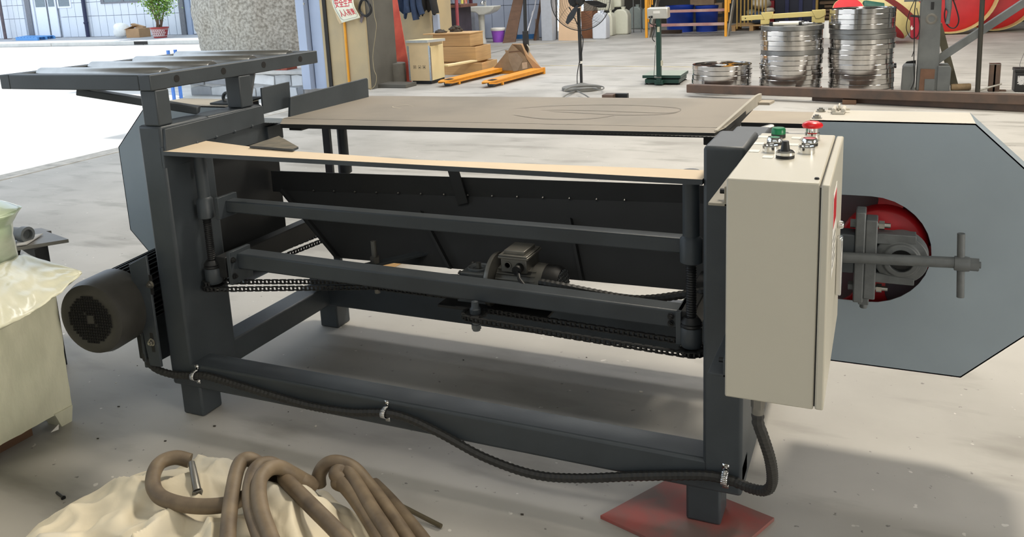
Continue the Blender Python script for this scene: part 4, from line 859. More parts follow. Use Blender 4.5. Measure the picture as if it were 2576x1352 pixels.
def crumple(name, c_, rx, ry, rz, mt, label, cat, n=14, seed=1):
    rr = random.Random(seed); m = M(); rows = 8; vs = []; fs = []
    for i in range(rows + 1):
        th = math.pi * .5 * i / rows
        for k in range(n):
            a = 2 * math.pi * k / n; q = 1 + rr.uniform(-.28, .28) * (1 if i else 0); vs.append((c_[0] + rx * math.cos(th) * math.cos(a) * q, c_[1] + ry * math.cos(th) * math.sin(a) * q, c_[2] + rz * math.sin(th) * (1 + rr.uniform(-.25, .25) * (i < rows and i > 0))))
    for i in range(rows):
        for k in range(n): fs.append((i * n + k, i * n + (k + 1) % n, (i + 1) * n + (k + 1) % n, (i + 1) * n + k))
    fs.append(tuple(reversed(range(n)))); m._a(vs, fs)
    return solo(name, m, mt, label, cat, smooth=60)
GLV = mat('dirty_glove', (46, 44, 40), .8, var=.3, scale=30, col2=(84, 72, 58))
gx_ = xat(1109, 85, yb + .25); crumple('glove', (gx_, yb + .25, z3 + .021), .09, .08, .045, GLV, 'dark dirty glove lying left on the pine board', 'glove', seed=3)
gx_ = xat(1146, 78, yb + .42); crumple('glove', (gx_, yb + .42, z3 + .021), .10, .07, .085, GLV, 'dark crumpled glove lying right on the pine board', 'glove', seed=5)
# leaning red steel beam and the concrete stub beside it
RBM = mat('red_oxide_beam', (226, 108, 88), .5, var=.12, scale=4, col2=(186, 72, 62))
b0 = fl_at(1021, 208); b1 = at(985, 0, y=b0.y + .35)
dr = (b1 - b0).normalized()
t = thing('red_beam', 'red oxide painted steel channel leaning beside the tan pier', 'beam', b0)
b2 = b0 + dr * (2.6 / dr.z)
w_ = V((.088, 0, 0)); n_ = V((0, 1, 0))
obj('web', M().prism([b0 - w_, b0 + w_, b2 + w_, b2 - w_], (0, .008, 0)), RBM, t)
obj('flange', M().prism([b0 - w_, b2 - w_, b2 - w_ + V((-.035, .12, 0)), b0 - w_ + V((-.035, .12, 0))], (.006, 0, 0)), RBM, t)
p = fl_at(986, 212)
solo('concrete_stub', M().cyl((p.x, p.y + .12, 0), (p.x, p.y + .12, zat(986, 160, p.y)), .135, seg=24), mat('stub_concrete', (112, 110, 104), .9, var=.1, bump=.1), 'round grey concrete stub standing between pier and red beam', 'stub', bevel=.01)
# things on the pier face
yp = PY
def ph_(x, y, d=0): return at(x, y, y=yp - d)
solo('yellow_conduit', M().tube([ph_(866, 56, .014), ph_(878, 205, .014), ph_(881, 250, .014)], .016, 8), YEL, 'yellow conduit running down the tan pier below the safety sign', 'conduit')
t = thing('safety_sign', 'curled white safety notice with red characters fixed to the tan pier', 'sign', ph_(870, 58, .02))
SGN = mat('sign_white', (232, 232, 212), .4, var=.02)
c0, c1, c2_, c3 = ph_(834, -6, .05), ph_(889, -6, .04), ph_(903, 45, .10), ph_(857, 58, .10)
def sg(u, v):  # u across, v downwards
    b_ = .05 * math.sin(v * math.pi * 1.4) * .6
    return lerp(lerp(c0, c1, u), lerp(c3, c2_, u), v) + V((0, -b_ - .0, 0))
m = M(); nu, nv = 4, 16
m._a([sg(i / nu, j / nv) for j in range(nv + 1) for i in range(nu + 1)], [(j * (nu + 1) + i, j * (nu + 1) + i + 1, (j + 1) * (nu + 1) + i + 1, (j + 1) * (nu + 1) + i) for j in range(nv) for i in range(nu)])
obj('sheet', m, SGN, t, solid=.003)
obj('backing', M().prism([ph_(831, 0, .01), ph_(846, 0, .01), ph_(872, 54, .01), ph_(856, 60, .01), ph_(850, 50, .01), ph_(843, 28, .01)], (0, -.012, 0)), PLY, t)
SRED = mat('sign_red', (205, 60, 72), .6)
def glyphs(txt, u0, u1, v0, v1):
    cu = bpy.data.curves.new('t', 'FONT'); cu.body = txt; cu.size = 1.0; cu.resolution_u = 2; cu.offset = .018
    o = bpy.data.objects.new('t', cu); COL.objects.link(o); dg = bpy.context.evaluated_depsgraph_get(); me = o.evaluated_get(dg).to_mesh()
    vs = [v.co.copy() for v in me.vertices]; fs = [tuple(p.vertices) for p in me.polygons]; o.evaluated_get(dg).to_mesh_clear(); bpy.data.objects.remove(o); bpy.data.curves.remove(cu)
    if not vs: return
    xa, xb = min(v.x for v in vs), max(v.x for v in vs); ya, yb_ = min(v.y for v in vs), max(v.y for v in vs)
    m = M()._a([sg(u0 + (u1 - u0) * (v.x - xa) / (xb - xa), v1 - (v1 - v0) * (v.y - ya) / (yb_ - ya)) + V((0, -.0035, 0)) for v in vs], fs)
    obj('sign_lettering', m, SRED, t, smooth=0)
glyphs('安全生产', .10, 1.0 - .06, .05, .42); glyphs('人人有责', .14, .90, .50, .80)
BRD = mat('sign_border', (90, 100, 90), .6)
for (ua, va, ub, vb) in ((.06, .0, .06, .84), (.06, .84, .14, .92), (.14, .92, .86, .92), (.86, .92, .94, .84), (.94, .84, .94, .0)):
    ns = 8; obj('sign_border', M().tube([sg(ua + (ub - ua) * k / ns, va + (vb - va) * k / ns) + V((0, -.002, 0)) for k in range(ns + 1)], .0018, 4), BRD, t)
lp = [ph_(905, 20, .03), ph_(912, 2, .03), ph_(924, 0, .03), ph_(932, 16, .03), ph_(933, 30, .03), ph_(922, 40, .03), ph_(911, 32, .03)]
mm = M()
for k in range(3): mm.tube(spline([q + V((random.uniform(-.012, .012), -.008 * k, random.uniform(-.012, .012))) for q in lp], 6, closed=True), .009, 6, closed=True)
solo('hanging_cable_coil', mm, BLACK, 'small coil of dark cable hanging on the tan pier', 'cable coil')
solo('hanging_tag', M().prism([ph_(909, 36, .02), ph_(916, 38, .02), ph_(911, 58, .02), ph_(906, 54, .02)], (0, -.008, 0)), mat('tag_grey', (110, 100, 104), .6), 'small grey tag hanging below the cable coil', 'tag')
solo('pier_wire', M().tube(spline([ph_(938, 0, .02), ph_(942, 40, .02), ph_(947, 62, .02), ph_(944, 92, .02), ph_(938, 140, .02), ph_(941, 175, .02), ph_(947, 192, .02), ph_(944, 214, .02), ph_(932, 226, .06), ph_(925, 232, .1)], 6), .004, 5), mat('beige_wire', (150, 138, 108), .6), 'thin beige wire hanging down the corner of the tan pier', 'wire')
# jackets hanging by the far pier
def jacket(x0, x1, zt_, zb_, y, mt, label, folds, seed, cuff=None):
    rr = random.Random(seed); m = M(); nu, nv = 26, 10; vs = []
    t = thing('jacket', label, 'jacket', ((x0 + x1) / 2, y, zb_), 'jackets hanging by the far pier')
    for j in range(nv + 1):
        for i in range(nu + 1):
            u = i / nu; v = j / nv; xx = x0 + (x1 - x0) * u
            dz = .05 * math.sin(u * 9 + seed) + .04 * math.sin(u * 23 + seed) ; vs.append((xx + .01 * math.sin(v * 6 + u * 10), y - .05 - .05 * math.sin(u * folds + .8 * v) - .02 * math.sin(u * folds * 2.3), zt_ + (zb_ + dz * v - zt_) * v))
    m._a(vs, [(j * (nu + 1) + i, j * (nu + 1) + i + 1, (j + 1) * (nu + 1) + i + 1, (j + 1) * (nu + 1) + i) for j in range(nv) for i in range(nu)])
    obj('body', m, mt, t, solid=.02, smooth=60)
    return t
yj = 9.55
DENIM = mat('denim', (44, 60, 86), .85, var=.2, scale=14, bump=.15); BLK = mat('black_jacket', (38, 37, 36), .8, var=.25, scale=10, bump=.1)
jt = jacket(xat(1006, 20, yj), xat(1054, 20, yj), 1.6, zat(1030, 33, yj), yj, DENIM, 'dark blue denim jacket hanging at the far tan pier', 16, 1)
for (a, b_, c_, d_, r) in ((1040, 10, 1047, 50, .05), (1054, 8, 1062, 36, .045), (1024, 12, 1028, 32, .05)):
    obj('sleeve', M().tube(spline([at(a, -30, y=yj - .12), at(a, b_, y=yj - .14), at(c_, d_, y=yj - .14)], 6), r, 12), DENIM, jt)
jt = jacket(xat(1064, 10, yj), xat(1092, 10, yj), 1.6, zat(1070, 26, yj), yj + .06, BLK, 'black jacket hanging to the right of the denim jacket', 11, 4)
obj('sleeve', M().tube(spline([at(1082, -30, y=yj - .1), at(1090, 5, y=yj - .12), at(1096, 34, y=yj - .12)], 6), .055, 12), BLK, jt)
# ---------------------------------------------------------------- wash corner at the far wall
yk = 15.2
def wbox(px0, py0, px1, py1, y, d): return M().box(xat(px0, (py0 + py1) / 2, y), xat(px1, (py0 + py1) / 2, y), y, y + d, max(0, zat((px0 + px1) / 2, py1, y)), zat((px0 + px1) / 2, py0, y))
t = thing('work_bench', 'dark side bench with a worn brown top in front of the pale wall', 'bench', (xat(1120, 90, 13.4), 13.4, 0))
obj('bench_side', M().box(xat(1085, 60, 13.4), xat(1147, 60, 13.4), 13.4, 14.1, 0, zat(1120, 20, 13.4)), mat('bench_dark', (70, 64, 74), .6, var=.2, scale=6), t)
obj('bench_top', M().box(xat(1083, 15, 13.4), xat(1162, 15, 13.4), 13.35, 14.1, zat(1120, 20, 13.4), zat(1120, 13, 13.4)), mat('bench_top', (120, 84, 72), .6, var=.2), t)
zb_ = zat(1120, 13, 13.4)
solo('red_tin', M().box(xat(1100, 6, 13.6), xat(1114, 6, 13.6), 13.6, 13.72, zb_, zb_ + .12), RED, 'small red tin on the dark work bench', 'tin', bevel=.004)
solo('wire_basket', M().tube([(xat(1124, 8, 13.6), 13.6, zb_ + .006), (xat(1124, 8, 13.6), 13.6, zb_ + .08), (xat(1137, 8, 13.6), 13.6, zb_ + .08), (xat(1137, 8, 13.6), 13.6, zb_ + .006)], .005, 5).box(xat(1116, 8, 13.6), xat(1150, 8, 13.6), 13.55, 13.7, zb_, zb_ + .02), BLACKM, 'black wire handle tray on the work bench', 'tray')
solo('red_pole', M().tube([(at(1151, 66, y=11.4).x, 11.4, 0), at(1147, -20, y=11.4)], .030, 8), mat('dusty_red_pole', (170, 84, 92), .5), 'dusty red pole standing behind the pine boxes', 'pole')
solo('maroon_post', M().box(xat(1182, 5, 15.6), xat(1188, 5, 15.6), 15.55, 15.62, zat(1185, 14, 15.6), 2.2), mat('maroon', (92, 40, 52), .5), 'narrow maroon post behind the wash basin', 'post')
solo('grey_partition', M().box(xat(1152, 60, yk), xat(1196, 60, yk), yk, yk + .5, 0, zat(1172, 18, yk)), mat('skim_grey', (150, 154, 164), .8, var=.15, scale=4), 'low skimmed grey partition wall beside the wash basin', 'partition', bevel=.01)
zpz = zat(1172, 18, yk)
solo('yellow_bottle', M().lathe([(0, 0), (.034, 0), (.036, .01), (.036, .16), (.015, .2), (.015, .22), (0, .22)], (xat(1163.5, 18, yk + .1), yk + .1, zpz), seg=16), mat('yellow_bottle', (236, 228, 120), .3), 'pale yellow bottle standing on the grey partition', 'bottle')
solo('patterned_bottle', M().lathe([(0, 0), (.036, 0), (.038, .01), (.038, .18), (.02, .21), (0, .21)], (xat(1172, 18, yk + .1), yk + .1, zpz), seg=16), mat('pink_bottle', (214, 150, 140), .3, col2=(205, 110, 60), scale=16, lo=.48, hi=.55), 'pink and orange patterned bottle on the grey partition', 'bottle')
CER = mat('ceramic', (214, 214, 206), .25, var=.05)
ys = 14.5
t = thing('wash_basin', 'white pedestal wash basin with a chrome tap at the pale panelled wall', 'basin', (xat(1212, 103, ys), ys, 0))
bx_a, bx_b = xat(1174, 25, ys), xat(1242, 25, ys); bzt = zat(1210, 16, ys); bzm = zat(1210, 31, ys); bc = (bx_a + bx_b) / 2
obj('bowl', M().prism([(bx_a, ys, bzt), (bx_b, ys, bzt), (bx_b - .02, ys, bzt - .06), (bx_b - .10, ys, bzt - .13), (bc + .06, ys, bzm - .06), (bc - .04, ys, bzm - .06), (bx_a + .20, ys, bzm - .0), (bx_a, ys, bzm + .02)], (0, .4, 0)), CER, t, bevel=.02, seg=3)
obj('pedestal', M().lathe([(0, 0), (.085, 0), (.08, .05), (.06, .12), (.065, .45), (.075, bzm - .02), (0, bzm - .02)], (xat(1213, 80, ys + .2), ys + .2, 0), seg=20), CER, t)
obj('tap', M().tube(spline([(bc - .02, ys + .28, bzt), (bc - .02, ys + .28, bzt + .1), (bc - .0, ys + .16, bzt + .12), (bc + .0, ys + .10, bzt + .06)], 5), .016, 8).lathe([(0, 0), (.04, .01), (.045, .05), (.02, .08), (0, .085)], (bc - .06, ys + .25, bzt + .02), seg=14).tube([(bc + .02, ys + .25, bzt), (bc + .05, ys + .2, bzt + .12)], .012, 8), CHROME, t)
PUR = mat('purple_plastic', (164, 92, 214), .4, var=.04)
yb2 = 14.9; bq = (xat(1254, 100, yb2), yb2)
t = thing('purple_bin', 'purple plastic bin lined with a white bag by the panelled wall', 'bin', (bq[0], yb2, 0))
hb = zat(1254, 72, yb2)
obj('bin_body', M().lathe([(0, 0), (.115, 0), (.155, hb), (.145, hb), (.11, .01)], (bq[0], yb2, 0), seg=24), PUR, t)
obj('bin_liner', M().lathe([(.16, hb - .04), (.165, hb), (.15, hb + .02), (.13, hb - .02)], (bq[0], yb2, 0), seg=18), WHITE, t)
yo = at(1266, 108, z=0).y
t0_, t1_b = at(1268, 108, y=yo), at(1304, 0, y=yo + .9)
a_, b_ = at(1264, 109, z=0), at(1296, 106, z=0); c_, d_ = at(1317, -6, y=yo + .8), at(1292, -6, y=yo + .8)
solo('leaning_board', M().prism([a_, b_, c_, d_], (0, .03, 0)), BOARDT, 'tall dark brown board leaning in front of the purple bin', 'board', bevel=.003)
solo('blue_sheet', M().prism([at(1297, 98, y=15.3), at(1345, 98, y=15.3), at(1340, 86, y=15.3), at(1300, 88, y=15.3)], (0, .1, 0)), mat('blue_sheet', (40, 96, 150), .5), 'folded blue sheet on the floor behind the leaning board', 'sheet')
for k, (a, b_, c_, d_, mt, lb, ct) in enumerate(((1345, 100, 1362, -5, BOARDT, 'dark plank leaning at the panelled wall right of the pallet jack handle', 'plank'), (1352, 99, 1350, 48, mat('grey_cane', (128, 118, 116), .7), 'short grey offcut with orange marks standing by the wall', 'offcut'))):
    p0 = fl_at(a, b_ + 2); solo('leaning_plank', M().bar(p0, at(c_, d_, y=p0.y + .15), .075, .03), mt, lb, ct)
p0 = fl_at(1330, 95); solo('broom_stick', M().tube([at(1327, 78, y=p0.y - 1.0), at(1345, 20, y=p0.y - .6), at(1350, -10, y=p0.y - .5)], .014, 8).tube([at(1338, 40, y=p0.y - .7), at(1341, 28, y=p0.y - .66)], .02, 8), mat('white_stick', (205, 205, 210), .4), 'thin pale stick with a dark grip leaning by the panelled wall', 'stick')
# ---------------------------------------------------------------- dark bay with plywood, carboys
yw = 15.05
solo('white_post', M().box(xat(1361, 50, yw), xat(1388, 50, yw), yw, yw + .25, 0, 2.4), mat('white_post', (190, 196, 206), .6, var=.05), 'square white post at the end of the panelled wall', 'post', bevel=.006)
PIPE = mat('grey_pipe', (110, 110, 108), .6, var=.2)
for k, (a, b_) in enumerate(((1392, 'left'), (1399, 'right'))):
    solo('grey_pipe', M().cyl((xat(a, 90, yw + .4 + k * .1), yw + .4 + k * .1, 0), (xat(a, 0, yw + .4), yw + .4 + k * .1, 2.4), .03, seg=10), PIPE if k else FBK, ('dark pipe standing next to the white post', 'grey pipe standing next to the pale plywood sheet')[k], 'pipe')
solo('plywood_sheet', M().prism([at(1405, 102, z=0), at(1460, 102, z=0), at(1462, -10, y=yw + .5), at(1407, -10, y=yw + .5)], (0, .02, 0)), mat('peach_plywood', (216, 184, 150), .6, var=.04, scale=3), 'pale peach plywood sheet leaning behind the fan', 'plywood sheet')
yc_ = 15.6
cb = solo('brown_carton', M().box(xat(1462, 60, yc_), xat(1490, 60, yc_), yc_, yc_ + .4, 0, zat(1475, 28, yc_)), mat('brown_carton', (146, 100, 72), .75, var=.12), 'brown carton standing behind the fan cage', 'carton', bevel=.006)
solo('grey_carton', M().box(xat(1466, 14, yc_), xat(1490, 14, yc_), yc_ + .05, yc_ + .35, zat(1475, 28, yc_) + .001, zat(1475, 2, yc_)), mat('grey_carton', (132, 124, 112), .8), 'grey box on top of the brown carton behind the fan', 'box', bevel=.006)
JUG = mat('milky_plastic', (224, 224, 206), .35, var=.03); JUGW = mat('white_plastic', (222, 228, 238), .35, var=.02); JUGG = mat('grey_carboy', (150, 158, 152), .45, var=.05)
def carboy(px0, px1, pyb, pyt, mt, label, z0=None, y=None, d=.3):
    q = fl_at((px0 + px1) / 2, pyb); y = y or q.y; z0 = 0 if z0 is None else z0
    xa, xb = xat(px0, (pyb + pyt) / 2, y), xat(px1, (pyb + pyt) / 2, y); h_ = zat((px0 + px1) / 2, pyt, y) - z0; w = xb - xa
    t = thing('carboy', label, 'carboy', ((xa + xb) / 2, y + d / 2, z0), 'plastic carboys at the dark bay')
    obj('body', M().prism([(xa + .02, y, z0), (xb - .02, y, z0), (xb, y, z0 + .03), (xb, y, z0 + h_ * .72), (xb - w * .12, y, z0 + h_ * .86), (xb - w * .3, y, z0 + h_ * .93), (xa + w * .3, y, z0 + h_ * .93), (xa + w * .12, y, z0 + h_ * .86), (xa, y, z0 + h_ * .72), (xa, y, z0 + .03)], (0, d, 0)), mt, t, bevel=.025, seg=3)
    obj('neck', M().lathe([(0, 0), (w * .13, 0), (w * .13, h_ * .06), (w * .15, h_ * .065), (w * .15, h_ * .10), (0, h_ * .1)], ((xa + xb) / 2 + w * .1, y + d / 2, z0 + h_ * .92), seg=16), mt, t)
    return z0 + h_, y
carboy(1489, 1524, 99, 28, JUGW, 'white carboy seen through the right of the fan cage')
zt1, yy1 = carboy(1518, 1540, 91, 28, JUG, 'milky carboy half behind the white one')
zt2, yy2 = carboy(1541, 1579, 87, 19, JUG, 'milky carboy standing alone right of the fan cage')
carboy(1493, 1536, 40, -22, JUG, 'milky carboy lying upright on the row behind the fan cage', z0=zt1 + .006, y=yy1 + .15)
carboy(1536, 1562, 30, -25, JUG, 'milky carboy set on the pair right of the fan', z0=zt2 + .006, y=yy2 + .1)
carboy(1581, 1614, 73, 13, JUGG, 'grey carboy in the dark bay left of the yellow stairs', d=.25)
carboy(1615, 1640, 74, 14, JUGG, 'second grey carboy, partly behind the yellow stair post', d=.25)
for k, px_ in enumerate((1593, 1612)): solo('bay_rail', M().cyl((xat(px_, 5, 17.2), 17.2, 0), (xat(px_, 5, 17.2), 17.2, 2.2), .012, seg=6), PIPE, ('thin grey upright above the first grey carboy', 'thin grey upright above the second grey carboy')[k], 'upright')
# ---------------------------------------------------------------- yellow stairs with blue tubs beneath
q0, q1 = fl_at(1630, 94), fl_at(1823, 93)
yS = (q0.y + q1.y) / 2
t = thing('steel_stairs', 'yellow railed steel stairs with dusty red treads at the back of the hall', 'stairs', ((q0.x + q1.x) / 2, yS, 0))
TREAD = mat('dusty_tread', (158, 112, 108), .6, var=.12, col2=(180, 156, 148), scale=3)
xl, xr_ = q0.x, q1.x
rise = zat(1730, 60, yS); run = .26
for k in range(5):
    z = rise * (k + 1); yt = yS + .05 + run * k
    obj('tread', M().box(xl + .05, xr_ - .02, yt, yt + .24, z - .05, z), TREAD, t, bevel=.004)
STG = mat('stringer_grey', (150, 146, 134), .6)
for xx in (xl + .03, xr_ + .02):
    obj('stringer', M().prism([(xx, yS + .0, 0), (xx, yS + .2, 0), (xx, yS + 1.7, rise * 5.6), (xx, yS + 1.5, rise * 6)], (.025, 0, 0)), STG, t)
for xx, sd_ in ((xl, -1), (xr_, 1)):
    obj('newel_post', M().box(xx - .025, xx + .025, yS - .02, yS + .03, 0, 2.2), YEL, t, bevel=.004)
    for k in range(1, 7):
        yb_ = yS + k * .17; z_ = rise * (k * .17 + .02) / run * .98
        obj('baluster', M().box(xx - .014, xx + .014, yb_ - .014, yb_ + .014, z_ + (.1 if sd_ > 0 else .12), z_ + 1.3), YEL, t)
YB_ = mat('dull_yellow', (150, 122, 62), .6, var=.1)
obj('landing_beam', M().box(xl - .2, xr_ + .3, yS + 1.55, yS + 1.7, rise * 6, rise * 6.3), YB_, t)
for k in range(9):
    xx = xr_ + .14 + .055 * k; obj('side_slat', M().box(xx, xx + .026, yS + .4 + k * .12, yS + .43 + k * .12, .12 + .03 * k, 1.6), YB_, t)
BLU = mat('blue_tub', (28, 66, 170), .4, var=.1, scale=4)
p = fl_at(1700, 83); yt = p.y + .1
def tub(pa, pb, label, y):
    xa, xb = xat(pa, 50, y), xat(pb, 50, y); h_ = zat((pa + pb) / 2, 15, y); r = (xb - xa) / 2
    o = solo('blue_tub', M().lathe([(0, 0), (r * .93, 0), (r, h_ * .9), (r * 1.03, h_ * .92), (r * 1.03, h_), (r * .96, h_), (r * .9, .02), (0, .02)], ((xa + xb) / 2, y + r, 0), seg=40), BLU, label, 'tub', 'blue tubs under the stairs'); return o
tub(1668, 1738, 'left blue plastic tub under the yellow stairs', yt); tub(1744, 1801, 'right blue plastic tub under the yellow stairs', yt + .05)
solo('brown_channel', M().box(xat(1655, 80, yt - .25), xat(1712, 80, yt - .25), yt - .3, yt - .08, 0, zat(1690, 76, yt - .25)), BROWN, 'short brown steel section on the floor before the left blue tub', 'steel section', bevel=.006)
for k, (a, b_, c_, d_) in enumerate(((1797, 8, 1816, 35), (1800, 44, 1815, 62), (1802, 62, 1822, 74), (1736, 0, 1796, 14))):
    y_ = yt + .75; solo('carton', M().box(xat(a, 50, y_), xat(c_, 50, y_), y_, y_ + .3, max(0, zat(a, d_, y_)), zat(a, b_, y_)), CARD2, ('brown carton tilted beside the right blue tub, topmost', 'brown carton in the middle beside the right blue tub', 'lowest brown carton beside the right blue tub', 'wide grey brown carton behind the blue tubs')[k], 'carton', 'cartons under the stairs', bevel=.005)
# ---------------------------------------------------------------- sacks, pallet and pulleys at the back
SACK = mat('woven_sack', (196, 188, 172), .8, var=.12, scale=5, bump=.2); SACKG = mat('dirty_sack', (140, 142, 128), .8, var=.2, scale=6)
ysk = 17.0
def lump(px0, py0, px1, py1, y, d, mt, label, cat='sack', seed=1, grp=None):
    rr = random.Random(seed); a, b_ = xat(px0, py1, y), xat(px1, py1, y); z0, z1 = max(0, zat((px0 + px1) / 2, py1, y)), zat((px0 + px1) / 2, py0, y); m = M(); n, rows = 18, 9; vs = []
    cx_, cy_, rx, rz = (a + b_) / 2, y + d / 2, (b_ - a) / 2, (z1 - z0)
    for i in range(rows + 1):
        th = math.pi * (i / rows - .5)
        for k in range(n):
            an = 2 * math.pi * k / n; s_ = 1 + .10 * math.sin(an * 3 + seed + i) + rr.uniform(-.05, .05); e = abs(math.cos(th)) ** .6
            vs.append((cx_ + rx * e * math.cos(an) * s_, cy_ + d / 2 * e * math.sin(an) * s_, z0 + rz * (.5 + .5 * math.sin(th))))
    m._a(vs, [(i * n + k, i * n + (k + 1) % n, (i + 1) * n + (k + 1) % n, (i + 1) * n + k) for i in range(rows) for k in range(n)])
    return solo('sack', m, mt, label, cat, grp, smooth=70)
t = thing('wood_pallet', 'weathered wooden pallet loaded with sacks right of the stairs', 'pallet', (xat(1880, 85, ysk), ysk, 0))
xa, xb = xat(1845, 80, ysk), xat(1935, 80, ysk)
for k in range(3): obj('bearer', M().box(xa + (xb - xa) * k / 2 - .04, xa + (xb - xa) * k / 2 + .04, ysk, ysk + .9, 0, .10), WOOD, t)
for k in range(6): obj('deck_board', M().box(xa - .05, xb + .05, ysk + .16 * k, ysk + .16 * k + .11, .10, .125), WOOD, t)
lump(1884, 30, 1930, 62, ysk + .1, .6, mat('blue_green_sack', (70, 92, 120), .7, var=.3, scale=6), 'blue and green bundle lying on the wooden pallet', 'bundle', 2)
lump(1872, 24, 1912, 44, ysk + .95, .6, SACKG, 'dirty green grey sack at the lower left of the heap', seed=3)
lump(1886, -4, 1934, 24, ysk + .75, .7, SACK, 'pale woven sack slumped on top of the heap beside the stairs', seed=4)
lump(1920, 20, 1946, 33, ysk + .75, .35, SACK, 'flat brownish sack lying right of the heap', seed=5)
solo('red_cabinet', M().box(xat(1936, 12, 18.5), xat(1948, 12, 18.5), 18.5, 18.8, 0, zat(1942, 2, 18.5)), mat('dark_red', (130, 26, 34), .5), 'narrow dark red cabinet in the shade behind the sacks', 'cabinet')
NAVY = mat('navy_machine', (24, 28, 46), .5, var=.2, scale=3)
t = thing('navy_press', 'large dark navy machine standing in the shade at the back', 'machine', (xat(2000, 60, 18.4), 18.4, 0))
xa, xb = xat(1950, 15, 18.4), xat(2053, 15, 18.4)
obj('body', M().box(xa, xb, 18.4, 19.2, 0, 2.0), NAVY, t); 
for k in range(3): obj('rib', M().box(xa + (xb - xa) * (k + .9) / 3 - .04, xa + (xb - xa) * (k + .9) / 3 + .04, 18.34, 18.4, 0, 2.0), mat('navy_rib', (30, 36, 76), .5), t)
solo('yellow_post', M().cyl((xat(2055, 15, 17.9), 17.9, 0), (xat(2055, 15, 17.9), 17.9, 2.0), .03, seg=10), YB_, 'thin dull yellow post right of the navy machine', 'post')
# red pulley wheels with pale rims
RP = mat('pulley_red', (204, 44, 50), .42, var=.1, scale=5); RIM = mat('pulley_rim', (206, 190, 130), .5, var=.06)
def pulley(c_, r, ax_, label, w=.2, hole=True):
    c_ = V(c_); t = thing('red_pulley', label, 'pulley', c_ - V((0, 0, r * math.sqrt(max(.05, 1 - V(ax_).normalized().z ** 2)))), 'red pulley wheels at the back')
    obj('rim', M().lathe([(r, 0), (r, w), (r * .975, w), (r * .97, w * .3), (r * .97, 0)], c_, ax_, 48, closed=True), RIM, t)
    obj('disc', M().lathe([(0, .02), (r * .25, .02), (r * .3, .035), (r * .9, .035), (r * .97, .01), (r * .97, .0), (0, 0)], c_, ax_, 48), RP, t)
    if hole: obj('hub', M().lathe([(0, .0), (r * .2, 0), (r * .2, .07), (0, .07)], c_ - V(ax_).normalized() * .0, ax_, 24), RP, t)
    return t
def pul_px(cx_, cy_, rp, y, label, ax_=(.2, -1, .12)):
    c_ = at(cx_, cy_, y=y); r = rp * (c_ - CAM).length / FPX; pulley(c_, r, ax_, label)
yr = 14.4
def pul_floor(px_, py_bottom, rpx, y, label, ax_):
    b = at(px_, py_bottom, y=y); r = rpx * (b - CAM).length / FPX; pulley((b.x, y + .1, max(r + .0, b.z + r)), r, ax_, label)
pul_floor(2387, 84, 92, 15.1, 'large red pulley wheel standing upright behind the grey column', (.12, -1, 0))
pul_floor(2494, 77, 84, 15.6, 'large red pulley wheel standing right of the thin black rod', (.12, -1, 0))
pul_px(2134, 22, 34, 12.6, 'small red pulley lying tilted behind the tall right wheel stack', (-.12, .72, -.68))
pul_px(2214, 52, 66, 13.3, 'pale rimmed pulley leaning on edge, red side turned down', (.60, .24, .76))
pul_px(2272, 36, 62, 13.95, 'pale rimmed pulley leaning behind the first one, left of the column', (.66, .24, .70))
lump(2138, -8, 2200, 12, 14.6, .5, mat('tan_sack', (206, 180, 140), .8, var=.08), 'tan filled bag lying among the pulleys', 'bag', 6)
solo('green_motor', M().lathe([(0, 0), (.09, 0), (.1, .03), (.1, .3), (0, .3)], at(2170, 16, y=12.75), (1, .2, -.2), 16), mat('green_motor', (44, 92, 78), .5), 'green round motor wedged between the pulleys', 'motor')
solo('white_bucket', M().lathe([(0, 0), (.13, 0), (.15, .3), (.14, .3), (.12, .02), (0, .02)], (xat(2090, 45, 14.8), 14.8, 0), seg=24), WHITE, 'white bucket seen between the two taller wheel stacks', 'bucket')
# timber racks and clutter against the dark rear wall
RK = mat('timber_rack', (92, 72, 52), .7, var=.25, scale=3)
for k, (a, b_, z0, z1, lb) in enumerate(((2062, 2120, .0, .55, 'brown timber pile at the back right of the navy machine'), (2200, 2290, .3, 1.2, 'dark timber rack at the back behind the pulleys'), (2400, 2576, .8, 1.9, 'brown timber stack at the back right corner'))):
    y_ = 18.2; t = thing('timber_pile', lb, 'timber', ((xat(a, 0, y_) + xat(b_, 0, y_)) / 2, y_, 0), 'timber at the back')
    for j in range(7): obj('timber', M().box(xat(a, 0, y_) + .05 * (j % 3), xat(b_, 0, y_) - .04 * (j % 2), y_ + .02 * (j % 2), y_ + .5, z1 * j / 7, z1 * (j + 1) / 7 - .02), RK, t, bevel=.005)
# ---------------------------------------------------------------- grey steel column with brace
GC = mat('grey_column', (108, 112, 112), .5, var=.16, scale=4, col2=(84, 88, 90)); RUST = mat('rust_patch', (110, 82, 66), .8, var=.2, scale=8)
cp_ = fl_at(2335, 228); yC = cp_.y
t = thing('steel_column', 'grey steel gantry column with welded gussets and a slanting brace', 'column', (cp_.x, yC, 0))
xa, xb = xat(2306, 190, yC), xat(2362, 190, yC); xt0, xt1 = at(2318, 0, y=yC).x, at(2368, 0, y=yC).x
obj('column_tube', M().prism([(xa, yC, 0), (xb, yC, 0), (xat(2368, -10, yC), yC, zat(2368, -10, yC) + .4), (xat(2318, -10, yC), yC, zat(2318, -10, yC) + .4)], (0, .2, 0)), GC, t, bevel=.006)
obj('rust_plate', M().prism([(xat(2313, 190, yC), yC - .012, 0), (xat(2350, 190, yC), yC - .012, 0), (xat(2352, 176, yC), yC - .012, zat(2340, 174, yC)), (xat(2316, 176, yC), yC - .012, zat(2330, 173, yC))], (0, .012, 0)), RUST, t)
obj('grey_patch', M().box(xat(2326, 200, yC), xat(2351, 200, yC), yC - .018, yC - .012, 0, zat(2340, 206, yC) + .03), GC, t)
